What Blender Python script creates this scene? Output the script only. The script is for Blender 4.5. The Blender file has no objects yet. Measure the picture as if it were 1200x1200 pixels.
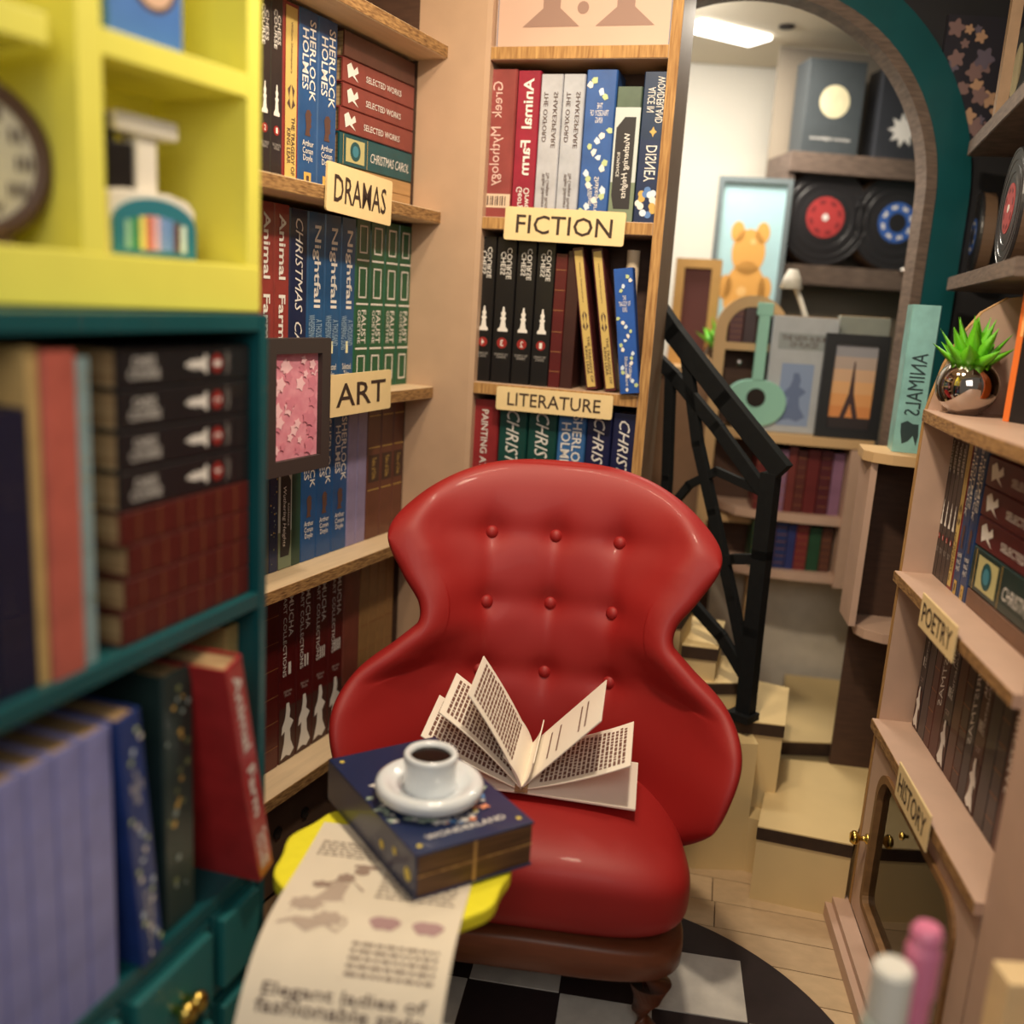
import bpy, bmesh, random
import numpy as np
from math import *
from mathutils import Vector, Matrix, Euler
random.seed(7)
S = bpy.context.scene
COL = S.collection
# ------------------------------------------------------------------ camera
FPX = 1120.0; PITCH, ROLL, CAMH = 12.3, 3.6, 1.2
p_, r_ = radians(PITCH), radians(ROLL)
FW = Vector((0, cos(p_), -sin(p_))); RT0 = Vector((1, 0, 0)); UP0 = RT0.cross(FW)
RT = cos(r_)*RT0 + sin(r_)*UP0; UP = -sin(r_)*RT0 + cos(r_)*UP0
CAMP = Vector((0, 0, CAMH))
cd = bpy.data.cameras.new('camera'); cam = bpy.data.objects.new('camera', cd); COL.objects.link(cam)
M = Matrix((RT, UP, -FW)).transposed().to_4x4(); M.translation = CAMP
cam.matrix_world = M
cd.sensor_width = 36; cd.lens = FPX/1200*36; cd.clip_start = .05
cd.dof.use_dof = True; cd.dof.focus_distance = 1.80; cd.dof.aperture_fstop = 1.3
S.camera = cam
# ------------------------------------------------------------------ world, lamps, exposure
w = bpy.data.worlds.new('world'); S.world = w; w.use_nodes = True
w.node_tree.nodes['Background'].inputs[0].default_value = (1.0, .88, .74, 1)
w.node_tree.nodes['Background'].inputs[1].default_value = .16
S.view_settings.view_transform = 'Standard'; S.view_settings.look = 'None'
S.view_settings.exposure = 0.0; S.view_settings.gamma = 1; S.view_settings.use_curve_mapping = False
def area(name, loc, target, size, power, col, sy=None):
    l = bpy.data.lights.new(name, 'AREA'); l.energy = power; l.color = col; l.size = size
    if sy: l.shape = 'RECTANGLE'; l.size_y = sy
    o = bpy.data.objects.new(name, l); COL.objects.link(o); o.location = loc
    o.rotation_euler = (Vector(target)-Vector(loc)).to_track_quat('-Z', 'Y').to_euler(); return o
WARM = (1, .83, .62)
area('ceiling_lamp_light', (.16, 1.22, 2.06), (.12, 1.7, .4), .10, 15, WARM)
area('ceiling_lamp_light', (-.08, 1.5, 2.06), (-.1, 1.6, 0), .12, 6, WARM)
area('front_room_light', (-.05, -.6, 1.9), (-.1, 1.6, .8), 1.0, 13, (1, .93, .84))
area('back_room_light', (.62, 2.75, 1.99), (.55, 2.9, 0), .3, 10, (1, .9, .75))
area('back_room_light', (.25, 2.75, 1.94), (.6, 3.3, 1.4), .2, 5, (1, .97, .92))
# ------------------------------------------------------------------ helpers
def ray(px, py): return FW + RT*((px-600)/FPX) + UP*((600-py)/FPX)
def atY(px, py, Y): r = ray(px, py); return CAMP + r*(Y/r.y)
def atZ(px, py, Z): r = ray(px, py); return CAMP + r*((Z-CAMH)/r.z)
class Fr:            # a vertical working plane: x along it, y into the wall, z up
    def __init__(s, o, ang, flip=False):
        a = radians(ang); s.d = Vector((sin(a), cos(a), 0))
        if flip: s.d = -s.d
        s.w = Vector((-s.d.y, s.d.x, 0)); s.o = Vector((o[0], o[1], 0)); s.rz = atan2(s.d.y, s.d.x)
    def hit(s, px, py, off=0):
        r = ray(px, py); o = s.o + s.w*off; t = (o-CAMP).dot(s.w)/r.dot(s.w); p = CAMP + r*t
        return (p-o).dot(s.d), p.z
    def x(s, px, py, off=0): return s.hit(px, py, off)[0]
    def P(s, x, y, z): return s.o + s.d*x + s.w*y + Vector((0, 0, z))
def lin(c):
    return tuple(((v/255)/12.92 if v/255 <= .04045 else ((v/255+.055)/1.055)**2.4) for v in c)
MATS = {}
def mat(name, c, rough=.6, metal=0, noise=0, scale=30, stretch=(1, 1, 1), c2=None, bump=0, coat=0, alpha=None, trans=0, emit=0, spec=.5):
    if name in MATS: return MATS[name]
    m = bpy.data.materials.new(name); m.use_nodes = True; nt = m.node_tree; b = nt.nodes['Principled BSDF']
    base = lin(c); b.inputs['Base Color'].default_value = (*base, 1)
    b.inputs['Roughness'].default_value = rough; b.inputs['Metallic'].default_value = metal
    b.inputs['Coat Weight'].default_value = coat; b.inputs['Transmission Weight'].default_value = trans
    b.inputs['Specular IOR Level'].default_value = spec
    if emit: b.inputs['Emission Color'].default_value = (*base, 1); b.inputs['Emission Strength'].default_value = emit
    if noise or c2 or bump:
        tc = nt.nodes.new('ShaderNodeTexCoord'); mp = nt.nodes.new('ShaderNodeMapping'); nz = nt.nodes.new('ShaderNodeTexNoise')
        mp.inputs['Scale'].default_value = stretch; nz.inputs['Scale'].default_value = scale; nz.inputs['Detail'].default_value = 6
        nt.links.new(tc.outputs['Object'], mp.inputs[0]); nt.links.new(mp.outputs[0], nz.inputs['Vector'])
        if noise or c2:
            rp = nt.nodes.new('ShaderNodeValToRGB'); rp.color_ramp.elements[0].position = .3; rp.color_ramp.elements[1].position = .7
            d = lin(c2) if c2 else tuple(v*(1-noise) for v in base)
            rp.color_ramp.elements[0].color = (*d, 1); rp.color_ramp.elements[1].color = (*base, 1)
            nt.links.new(nz.outputs[0], rp.inputs[0]); nt.links.new(rp.outputs[0], b.inputs['Base Color'])
        if bump:
            bp = nt.nodes.new('ShaderNodeBump'); bp.inputs['Strength'].default_value = bump; bp.inputs['Distance'].default_value = .002
            nt.links.new(nz.outputs[0], bp.inputs['Height']); nt.links.new(bp.outputs[0], b.inputs['Normal'])
    MATS[name] = m; return m
def col(c, rough=.45, **k):
    c = tuple(int(v) for v in c); return mat('c_%d_%d_%d_%g' % (*c, rough), c, rough, **k)
def inked(c, rough=.4): return mat('print_%d_%d_%d' % tuple(c), c, rough, noise=.28, scale=22, coat=.12)
PANEL = mat('beige_laminate', (196, 164, 136), .5, noise=.08, scale=14, bump=.05)
PANELP = mat('pinkish_laminate', (200, 168, 148), .5, noise=.08, scale=18, bump=.05)
PLYTOP = mat('birch_ply_face', (226, 200, 164), .55, noise=.12, scale=10, stretch=(1, 8, 1), bump=.05)
EDGE = mat('plywood_raw_edge', (176, 136, 84), .75, c2=(104, 70, 38), scale=60, stretch=(1, 1, 5), bump=.5)
EDGEV = mat('plywood_raw_edge_tall', (196, 152, 92), .75, c2=(140, 98, 52), scale=50, stretch=(4, 4, .3), bump=.4)
BROWNB = mat('brown_back_board', (84, 58, 44), .7, noise=.3, scale=20, stretch=(1, 1, 6))
GREYW = mat('grey_brown_wood', (122, 104, 92), .6, c2=(88, 74, 66), scale=25, stretch=(1, 1, 6), bump=.2)
TEAL = mat('teal_lacquer', (14, 84, 90), .4, noise=.15, scale=12, coat=.15)
TEALW = mat('dark_teal_lacquer', (16, 66, 68), .5, noise=.15, scale=12)
YEL = mat('yellow_lacquer', (248, 240, 104), .45, noise=.06, scale=12, bump=.05)
YELT = mat('yellow_felt', (246, 236, 44), .8, noise=.06, scale=60, bump=.3)
WHITE = mat('white_paper', (240, 234, 220), .7, noise=.04, scale=40)
PAGES = mat('page_edges', (196, 166, 122), .8, c2=(128, 94, 58), scale=14, stretch=(14, 1, 1))
KRAFT = mat('kraft_wood', (212, 176, 128), .65, noise=.1, scale=12)
SIGNM = mat('cream_sign_wood', (238, 212, 158), .6, noise=.07, scale=25)
SIGNT = mat('dark_brown_burnt', (66, 48, 38), .7, noise=.4, scale=90)
STEP = mat('stair_wood', (226, 200, 146), .6, noise=.08, scale=9, bump=.1)
STEPE = mat('stair_cut_edge', (62, 42, 26), .8, noise=.3, scale=60)
BLKW = mat('black_stained_wood', (13, 16, 18), .75, noise=.4, scale=60, bump=.3, spec=.3)
BRASS = mat('brass', (214, 184, 96), .22, 1)
CHROME = mat('dark_chrome', (190, 182, 176), .05, 1)
WALLW = mat('white_wall', (236, 230, 216), .7, noise=.03, scale=5)
RED = mat('chair_red_vinyl', (156, 26, 25), .56, noise=.08, scale=7, coat=.03, bump=.04)
SEATW = mat('chair_brown_wood', (108, 58, 36), .42, noise=.25, scale=14, stretch=(1, 6, 6))
GOLD = mat('gold_print', (206, 170, 90), .45); WPR = mat('white_print', (232, 228, 222), .5)
INK = mat('brown_ink', (84, 62, 54), .8)

class MB:
    def __init__(s): s.v = []; s.f = []
    def add(s, vs, fs):
        n = len(s.v); s.v += [tuple(v) for v in vs]; s.f += [tuple(i+n for i in f) for f in fs]; return s
    def box(s, x0, x1, y0, y1, z0, z1):
        return s.add([(x0,y0,z0),(x1,y0,z0),(x1,y1,z0),(x0,y1,z0),(x0,y0,z1),(x1,y0,z1),(x1,y1,z1),(x0,y1,z1)],
                     [(0,3,2,1),(4,5,6,7),(0,1,5,4),(1,2,6,5),(2,3,7,6),(3,0,4,7)])
    def prism(s, pts, a, b, ax='y'):     # outline in the other two axes, extruded from a to b
        def q(p, t): return {'y': (p[0], t, p[1]), 'z': (p[0], p[1], t), 'x': (t, p[0], p[1])}[ax]
        n = len(pts); vs = [q(p, a) for p in pts]+[q(p, b) for p in pts]
        return s.add(vs, [tuple(range(n)), tuple(range(2*n-1, n-1, -1))]+[(i, i+n, (i+1) % n+n, (i+1) % n) for i in range(n)])
    def lathe(s, prof, c=(0, 0, 0), n=32, ax='z'):
        vs = []; fs = []; m = len(prof)
        for i in range(n):
            a = 2*pi*i/n
            for r, h in prof:
                p = (r*cos(a), r*sin(a), h)
                if ax == 'y': p = (p[0], p[2], p[1])
                if ax == 'x': p = (p[2], p[0], p[1])
                vs.append((p[0]+c[0], p[1]+c[1], p[2]+c[2]))
        for i in range(n):
            j = (i+1) % n
            for k in range(m-1): fs.append((i*m+k, j*m+k, j*m+k+1, i*m+k+1))
        return s.add(vs, fs)
    def tube(s, pts, rad, n=10):
        vs = []; fs = []; pts = [Vector(p) for p in pts]
        if not hasattr(rad, '__len__'): rad = [rad]*len(pts)
        for i, p in enumerate(pts):
            t = (pts[min(i+1, len(pts)-1)]-pts[max(i-1, 0)]).normalized()
            a = t.orthogonal().normalized() if abs(t.z) > .99 or i == -1 else t.cross(Vector((0, 0, 1))).normalized()
            if abs(t.z) > .99: a = Vector((1, 0, 0))
            b = t.cross(a).normalized()
            for k in range(n): an = 2*pi*k/n; vs.append(p+(a*cos(an)+b*sin(an))*rad[i])
        for i in range(len(pts)-1):
            for k in range(n): fs.append((i*n+k, i*n+(k+1) % n, (i+1)*n+(k+1) % n, (i+1)*n+k))
        fs.append(tuple(range(n-1, -1, -1))); fs.append(tuple((len(pts)-1)*n+k for k in range(n)))
        return s.add(vs, fs)
    def grid(s, fn, nu, nv, closeu=False):
        vs = [fn(i/(nu), j/(nv)) for i in range(nu+1) for j in range(nv+1)]
        return s.add(vs, [(i*(nv+1)+j, (i+1)*(nv+1)+j, (i+1)*(nv+1)+j+1, i*(nv+1)+j+1) for i in range(nu) for j in range(nv)])
    def mesh(s, name, m, bevel=0, smooth=False):
        me = bpy.data.meshes.new(name); me.from_pydata(s.v, [], s.f); me.materials.append(m)
        bm = bmesh.new(); bm.from_mesh(me)
        if smooth or bevel: bmesh.ops.remove_doubles(bm, verts=bm.verts, dist=1e-6)
        if bevel: bmesh.ops.bevel(bm, geom=list(bm.edges), offset=bevel, segments=2, affect='EDGES', profile=.6, clamp_overlap=True)
        bmesh.ops.recalc_face_normals(bm, faces=bm.faces)
        if smooth:
            for f in bm.faces: f.smooth = True
        bm.to_mesh(me); bm.free()
        if bevel and not smooth:
            for p in me.polygons: p.use_smooth = False
        return me
    def build(s, name, m, parent=None, bevel=0, smooth=False, loc=None, rot=None, label=None):
        o = bpy.data.objects.new(name, s.mesh(name, m, bevel, smooth)); COL.objects.link(o)
        if parent: o.parent = parent
        if loc: o.location = loc
        if rot: o.rotation_euler = rot
        if label: o['label'] = label
        return o
def tag(o, label, cat, group=None, kind=None):
    o['label'] = label; o['category'] = cat
    if group: o['group'] = group
    if kind: o['kind'] = kind
    return o
def struct(o): o['kind'] = 'structure'; return o
def empty(name, loc=(0, 0, 0), rot=(0, 0, 0)):
    o = bpy.data.objects.new(name, None); COL.objects.link(o); o.location = loc; o.rotation_euler = rot; o.empty_display_size = .02; return o
# ---- flat lettering
TC = {}
def glyphs(txt, bold=0, shear=0):
    k = (txt, bold, shear)
    if k not in TC:
        c = bpy.data.curves.new('t', 'FONT'); c.body = txt; c.resolution_u = 2; c.offset = bold; c.shear = shear; c.align_x = 'CENTER'; c.space_line = .85
        o = bpy.data.objects.new('t', c); me = bpy.data.meshes.new_from_object(o)
        vs = [(v.co.x, v.co.y) for v in me.vertices]; fs = [tuple(p.vertices) for p in me.polygons]
        bpy.data.objects.remove(o); bpy.data.curves.remove(c); bpy.data.meshes.remove(me)
        x0 = min(v[0] for v in vs); x1 = max(v[0] for v in vs); y0 = min(v[1] for v in vs); y1 = max(v[1] for v in vs)
        TC[k] = ([((a-x0)/(x1-x0)-.5, (b-y0)/(y1-y0)-.5) for a, b in vs], fs, (x1-x0)/(y1-y0))
    return TC[k]
E = .0007
class Deco:          # flat prints on a spine: one mesh per colour
    def __init__(s, flip=False, y=-E): s.flip = flip; s.m = {}; s.y = y
    def mb(s, name, m):
        return s.m.setdefault((name, m.name), MB())
    def poly(s, name, m, pts, dy=0):
        if s.flip: pts = [(-a, b) for a, b in pts]
        s.mb(name, m).add([(a, s.y-dy, b) for a, b in pts], [tuple(range(len(pts)))]); return s
    def rect(s, name, m, x0, x1, z0, z1, dy=0): return s.poly(name, m, [(x0, z0), (x1, z0), (x1, z1), (x0, z1)], dy)
    def disc(s, name, m, x, z, r, dy=0, n=14): return s.poly(name, m, [(x+r*cos(2*pi*i/n), z+r*sin(2*pi*i/n)) for i in range(n)], dy)
    def frame(s, name, m, x0, x1, z0, z1, t, dy=0):
        s.rect(name, m, x0, x1, z0, z0+t, dy); s.rect(name, m, x0, x1, z1-t, z1, dy); s.rect(name, m, x0, x0+t, z0, z1, dy); return s.rect(name, m, x1-t, x1, z0, z1, dy)
    def v(s, name, m, txt, cx, zt, zb, wid, bold=.008, dy=.0003, shear=0):   # reads downwards
        vs, fs, ar = glyphs(txt, bold, shear); L = zt-zb; zc = (zt+zb)/2; k = -1 if s.flip else 1
        s.mb(name, m).add([(k*(cx+b*wid), s.y-dy, zc-a*L) for a, b in vs], fs); return s
    def h(s, name, m, txt, cx, cz, wid, hei, bold=.008, dy=.0003, shear=0):
        vs, fs, ar = glyphs(txt, bold, shear); k = -1 if s.flip else 1
        s.mb(name, m).add([(k*(cx+a*wid), s.y-dy, cz+b*hei) for a, b in vs], fs); return s
    def done(s, parent):
        for (n, mn), mb in s.m.items():
            o = mb.build(n, MATS[mn], parent)
            if n in ('floral_print', 'painted_blossoms', 'barcode', 'numerals', 'title', 'author', 'border', 'band', 'label_print', 'motif', 'cover_band', 'painted_sky', 'painted_bear'): o['kind'] = 'stuff'
PAWN = [(-.5,0),(.5,0),(.5,.1),(.3,.18),(.2,.45),(.32,.55),(.15,.6),(.25,.75),(.12,.82),(.08,1),(-.08,1),(-.12,.82),(-.25,.75),(-.15,.6),(-.32,.55),(-.2,.45),(-.3,.18),(-.5,.1)]
HEADP = [(-.45,0),(.4,0),(.25,.15),(.3,.3),(.5,.35),(.42,.5),(.5,.6),(.4,.8),(.55,.82),(.2,1),(-.2,.97),(-.45,.8),(-.35,.5),(-.3,.3)]
LADY = [(-.5,0),(-.1,.05),(.2,.0),(.5,.1),(.25,.3),(.2,.5),(.45,.62),(.3,.68),(.15,.72),(.2,.85),(.1,1),(-.1,1),(-.12,.85),(-.2,.72),(-.4,.6),(-.45,.45),(-.2,.5),(-.25,.3)]
def decorate(D, st, w, h, n=0):
    W = WPR; z = lambda t: h*t
    if st == 'chess':
        D.v('title', W, 'CHESS\nCOURSE', 0, z(.93), z(.72), w*.55, .004)
        D.poly('emblem', W, [(a*w*.5, z(.36)+b*z(.17)) for a, b in PAWN])
        D.disc('emblem', col((150, 40, 36)), 0, z(.28), w*.26)
        D.h('number', W, str(n or 1), 0, z(.28), w*.16, w*.3, .01, .0006)
        D.h('author', col((170, 165, 160)), 'THE COMPLETE\nOPENINGS', 0, z(.19), w*.7, z(.035), 0)
    elif st == 'lear':
        D.rect('border', col((206, 178, 104)), -w*.36, w*.36, z(.02), z(.98))
        D.v('title', INK, 'THE TRAGEDY OF\nKING LEAR', 0, z(.38), z(.05), w*.5, .012, .0006)
        D.v('author', INK, 'William Shakespeare', 0, z(.9), z(.62), w*.16, 0, .0006)
        for k in (-1, 1): D.poly('emblem', INK, [(k*w*.02, z(.42)), (k*w*.26, z(.45)), (k*w*.12, z(.48)), (k*w*.22, z(.53)), (k*w*.02, z(.56)), (k*w*.12, z(.49))], .0005)
    elif st == 'holmes':
        D.v('title', W, 'SHERLOCK\nHOLMES', 0, z(.95), z(.5), w*.72, .01)
        D.poly('emblem', mat('c_sil', (92, 64, 56)), [(a*w*.36, z(.3)+b*z(.15)) for a, b in HEADP])
        D.h('author', W, 'Arthur\nConan\nDoyle', 0, z(.21), w*.62, z(.13), .004)
        if n: D.rect('number', GOLD, -w*.2, w*.2, z(.0), z(.09)); D.h('number', INK, str(n), 0, z(.045), w*.14, z(.05), .01, .0006)
    elif st == 'farm':
        D.v('title', W, 'Animal  Farm', 0, z(.95), z(.3), w*.45, .02)
        D.v('author', W, 'George\nOrwell', 0, z(.22), z(.04), w*.6, .008)
    elif st == 'carol': D.v('title', W, 'CHRISTMAS  CAROL', 0, z(.95), z(.1), w*.42, 0, shear=.3)
    elif st == 'night':
        D.v('title', W, 'Nightfall', 0, z(.93), z(.48), w*.5, .015)
        D.v('author', col((150, 180, 205)), 'A THOUSAND\nWHISPERING SUNS', -w*.02, z(.44), z(.24), w*.8, .004)
        D.rect('emblem', mat('c_pale', (240, 235, 190)), -w*.08, w*.08, z(.22), z(.29)); D.h('author', W, 'Selected\nTales', 0, z(.12), w*.6, z(.08), .004)
    elif st == 'faust':
        for a, b in ((.02, .21), (.52, .73), (.78, .97)): D.frame('border', W, -w*.28, w*.28, z(a+.02), z(b-.01), w*.06)
        for a in (.235, .5, .755): D.rect('band', W, -w*.42, w*.42, z(a), z(a)+w*.07)
        D.v('title', W, 'FAUST', w*.12, z(.47), z(.27), w*.32, .01); D.v('author', W, 'GOETHE', -w*.2, z(.47), z(.27), w*.2, .004)
    elif st == 'mucha':
        D.v('title', W, 'MUCHA', w*.16, z(.95), z(.72), w*.28, .008); D.v('title', W, 'ART COLLECTIONS', -w*.2, z(.95), z(.5), w*.2, .004)
        D.h('number', W, ['I', 'II', 'III', 'IIII'][n-1], w*.1, z(.54), w*.16*(n+1)/2, z(.07), .015)
        D.h('author', col((190, 170, 165)), 'Alphonse\nMucha', 0, z(.4), w*.5, z(.04), .0)
        D.rect('band', col((70, 40, 36)), -w*.48, w*.48, 0.001, z(.32)); D.poly('emblem', W, [(a*w*.8, z(.02)+b*z(.32)) for a, b in LADY], .0005)
    elif st == 'bands':
        for a in (.12, .27, .42, .58, .73, .88): D.rect('band', col((150, 98, 62)), -w*.46, w*.46, z(a), z(a)+.0016)
    elif st == 'brown3':
        D.rect('band', mat('c_lbl', (70, 48, 40)), -w*.4, w*.4, z(.42), z(.62)); D.v('title', GOLD, 'Tales of Olde', 0, z(.6), z(.44), w*.3, 0, .0006)
        for a in (.36, .67, .9): D.rect('band', GOLD, -w*.42, w*.42, z(a), z(a)+.002)
    elif st == 'myth':
        D.v('title', col((224, 190, 180)), 'Greek  Mythology', w*.05, z(.92), z(.22), w*.42, 0)
        D.rect('label_patch', col((222, 196, 170)), -w*.48, w*.45, z(.07), z(.165)); 
        for i in range(9): D.rect('barcode', INK, -w*.34+i*w*.08, -w*.34+i*w*.08+w*(.03+.02*(i % 2)), z(.085), z(.15), .0004)
    elif st == 'shake':
        D.v('title', INK, 'THE OXFORD', w*.22, z(.88), z(.54), w*.2, .006); D.v('title', INK, 'SHAKESPEARE', -w*.22, z(.88), z(.5), w*.2, .006)
        D.v('author', INK, 'William Shakespeare\nThe Complete Works', 0, z(.33), z(.08), w*.4, 0)
    elif st == 'flower':
        D.h('title', W, 'THE\nTRAGEDY OF\nKING', 0, z(.72), w*.6, z(.13), 0)
        rr = random.Random(3)
        for i in range(26):
            a = .03+.94*i/26; x = (.32*sin(i*1.1)-.1*cos(i*2.7)) * (1 if .4 > a or a > .55 else .6)
            D.poly('floral_print', [WPR, col((190, 205, 150)), col((210, 225, 240))][i % 3], [(w*x+w*.11*rr.uniform(.6, 1.2)*cos(t), z(a)+w*.13*rr.uniform(.6, 1.2)*sin(t)) for t in (0, 1.3, 2.5, 3.8, 5)], .0002+.00002*i) if not .64 < a < .8 else None
        D.v('author', W, 'William\nShakespeare', 0, z(.3), z(.06), w*.4, 0)
    elif st == 'wuther':
        D.rect('floral_print', col((120, 134, 110)), -w*.5, w*.5, 0.001, z(.3)); D.rect('floral_print', col((196, 204, 202)), -w*.5, w*.5, z(.3), z(.85))
        D.poly('label_patch', mat('c_blk', (40, 36, 38)), [(-w*.35, z(.1)), (w*.3, z(.1)), (w*.42, z(.2)), (w*.42, z(.7)), (w*.1, z(.78)), (-w*.35, z(.78))], .0003)
        D.v('title', W, 'Wuthering Heights', -w*.08, z(.66), z(.18), w*.3, .004, .0008, .2); D.v('author', W, 'ROMANCE', w*.24, z(.52), z(.34), w*.12, 0, .0008)
    elif st == 'alice':
        D.v('title', W, 'ALICE IN\nWONDERLAND', 0, z(.93), z(.25), w*.62, .0); D.poly('emblem', GOLD, [(0, z(.04)), (w*.05, z(.09)), (w*.14, z(.12)), (w*.05, z(.15)), (0, z(.2)), (-w*.05, z(.15)), (-w*.14, z(.12)), (-w*.05, z(.09))])
    elif st == 'disney':
        D.v('title', W, 'DISNEY', 0, z(.93), z(.5), w*.42, .0)
        for i in range(14):
            a = i*.75; D.disc('floral_print', [WPR, GOLD, col((90, 130, 190)), col((210, 225, 240))][i % 4], w*.34*cos(a)*(1-.03*i), z(.24)+z(.17)*sin(a)*(1-.03*i), w*.13, .00003*i)
    elif st == 'paint': D.v('title', W, 'PAINTING ATLAS', 0, z(.93), z(.4), w*.25, .006)
    elif st == 'script': D.v('title', W, 'CHRISTMAS', 0, z(.95), z(.35), w*.45, 0, shear=.35)
    elif st == 'figure':
        D.poly('emblem', W, [(-w*.3, z(.93)), (w*.2, z(.95)), (w*.36, z(.9)), (w*.1, z(.86)), (w*.3, z(.82)), (w*.05, z(.8)), (-w*.1, z(.85)), (-w*.34, z(.8)), (-w*.15, z(.88))])
        D.v('title', W, 'SELECTED WORKS', -w*.05, z(.7), z(.2), w*.26, .004)
    elif st == 'tealbig':
        D.rect('label_patch', col((190, 184, 130)), -w*.36, w*.36, z(.68), z(.92)); D.disc('emblem', TEAL, 0, z(.8), w*.3, .0004, 18); D.disc('emblem', col((60, 130, 150)), 0, z(.8), w*.18, .0007, 18)
        D.v('title', W, 'CHRISTMAS CAROL', -w*.05, z(.6), z(.05), w*.3, 0, shear=.2); D.rect('band', GOLD, -w*.46, w*.46, z(.64), z(.645)); D.rect('band', GOLD, -w*.46, w*.46, z(.95), z(.955))
    elif st == 'speck':
        rr = random.Random(w)
        for i in range(24): D.disc('floral_print', [col((120, 130, 90)), GOLD, col((150, 165, 160))][i % 3], rr.uniform(-.4, .4)*w, z(rr.uniform(.05, .95)), w*rr.uniform(.04, .09), .00002*i, 7)
    elif st == 'animals': 
        D.v('title', mat('c_ink2', (40, 62, 66)), 'ANIMALS', 0, z(.68), z(.26), w*.55, .0)
        D.poly('emblem', mat('c_ink2', (40, 62, 66)), [(w*a, z(b)) for a, b in ((-.3,.05),(-.15,.12),(0,.08),(.2,.06),(.3,.14),(.32,.2),(.1,.22),(-.1,.2),(-.3,.2),(-.34,.12))])
BC = {}
def book(F, x0, x1, z0, h, style, color, label, y=0, d=.09, group=None, n=0, flip=False, lying=False, tilt=0, lean=0, nobev=False):
    """a bound book: cloth case, page block, prints on the spine. x0..x1 along the frame (thickness), or for a lying book x0..x1 is its length and h its thickness"""
    if lying: w, H = h, abs(x1-x0)
    else: w, H = abs(x1-x0)*.97, h
    w = round(w, 4); H = round(H, 3); key = (w, H, d, style, color, n, flip)
    if key not in BC:
        root = MB()
        b = .0022; r = w*.06
        prof = [(-w/2, d), (-w/2, r*1.2), (-w*.4, r*.25), (0, 0), (w*.4, r*.25), (w/2, r*1.2), (w/2, d), (w/2-b, d), (w/2-b, b*1.6), (-w/2+b, b*1.6), (-w/2+b, d)]
        prof = [(-w/2, d), (-w/2, r), (-w*.46, 0), (w*.46, 0), (w/2, r), (w/2, d), (w/2-b, d), (w/2-b, b*1.6), (-w/2+b, b*1.6), (-w/2+b, d)]
        root.prism(prof, 0, H, 'z')
        o = root.build('book', inked(color))
        pg = MB(); pg.box(-w/2+b, w/2-b, b*1.6, d-.004, .004, H-.004); pg.build('pages', PAGES, o)
        D = Deco(flip); decorate(D, style, w, H, n); D.done(o)
        BC[key] = o
    else:
        src = BC[key]; o = src.copy(); COL.objects.link(o)
        for ch in src.children: c = ch.copy(); COL.objects.link(c); c.parent = o
    R = Matrix.Rotation(F.rz, 4, 'Z')
    if lying: R = R @ Matrix.Rotation(tilt, 4, 'Z') @ Matrix.Rotation(-pi/2, 4, 'Y'); P = F.P(max(x0, x1), y, z0+h/2)
    else: R = R @ Matrix.Rotation(tilt, 4, 'Z') @ Matrix.Rotation(lean, 4, 'Y'); P = F.P((x0+x1)/2, y, z0)
    M = R.copy(); M.translation = P; o.rotation_euler = R.to_euler(); o.location = P
    for k in ('group',):
        if k in o: del o[k]
    tag(o, label, 'book', group); return o
def row(F, z0, H, yref, items, y=0, d=.09, flip=False):
    """items: (pxL, pxR, style, colour, label, group, n, height factor)"""
    for it in items:
        a, b, st, c, lab = it[:5]; g = it[5] if len(it) > 5 else None; n = it[6] if len(it) > 6 else 0; k = it[7] if len(it) > 7 else 1
        book(F, F.x(a, yref, y), F.x(b, yref, y), z0, H*k, st, c, lab, y=y, d=d, group=g, n=n, flip=flip)
# ================================================================== STRUCTURE
FLOORM = [mat('floor_plank_%d' % i, c, .55, noise=.14, scale=9, stretch=(1, 6, 1), bump=.12) for i, c in enumerate(((214, 186, 148), (204, 176, 138), (222, 196, 160), (196, 168, 132)))]
fl = struct(MB().box(-1.3, 1.6, .2, 3.6, -.05, -.012).build('floor', mat('floor_joint', (110, 84, 58), .8)))
random.seed(11)
ang = radians(-12)   # planks run left to right, slightly turned
ca, sa = cos(ang), sin(ang)
pm = {}
yy = .3
while yy < 2.5:
    xx = -.2-random.uniform(0, .3)
    while xx < 1.1:
        L = random.uniform(.24, .34); wv = .088
        cx, cy = xx+L/2, yy+wv/2; X, Y = cx*ca-cy*sa, cx*sa+cy*ca+.15
        if -.2 < X < .98 and .95 < Y < 2.15:
            k = random.randrange(4)
            if (k, round(L, 1)) not in pm: pm[(k, round(L, 1))] = MB().box(-.5, .5, -wv/2+.0012, wv/2-.0012, -.012, 0).mesh('floor_plank', FLOORM[k])
            o = bpy.data.objects.new('floor_plank', pm[(k, round(L, 1))]); COL.objects.link(o); o.parent = fl
            o.scale = (L-.0024, 1, 1); o.location = (X, Y, 0); o.rotation_euler = (0, 0, ang)
        xx += L
    yy += .088
struct(MB().box(-1.0, -.93, .2, 3.5, 0, 2.2).build('wall_left', PANEL))
struct(MB().box(1.36, 1.43, .2, 3.6, 0, 2.2).build('wall_right', TEALW))
struct(MB().box(-1.0, 1.36, 3.5, 3.56, 0, 2.2).build('wall_back', WALLW))
cl = struct(MB().box(-1.0, 1.4, .55, 3.56, 2.1, 2.15).build('ceiling', mat('cream_ceiling', (226, 214, 190), .7, noise=.04, scale=4)))
struct(MB().box(-.9, 1.34, 2.42, 3.49, 2.03, 2.06).build('ceiling_back', MATS['cream_ceiling']))
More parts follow.
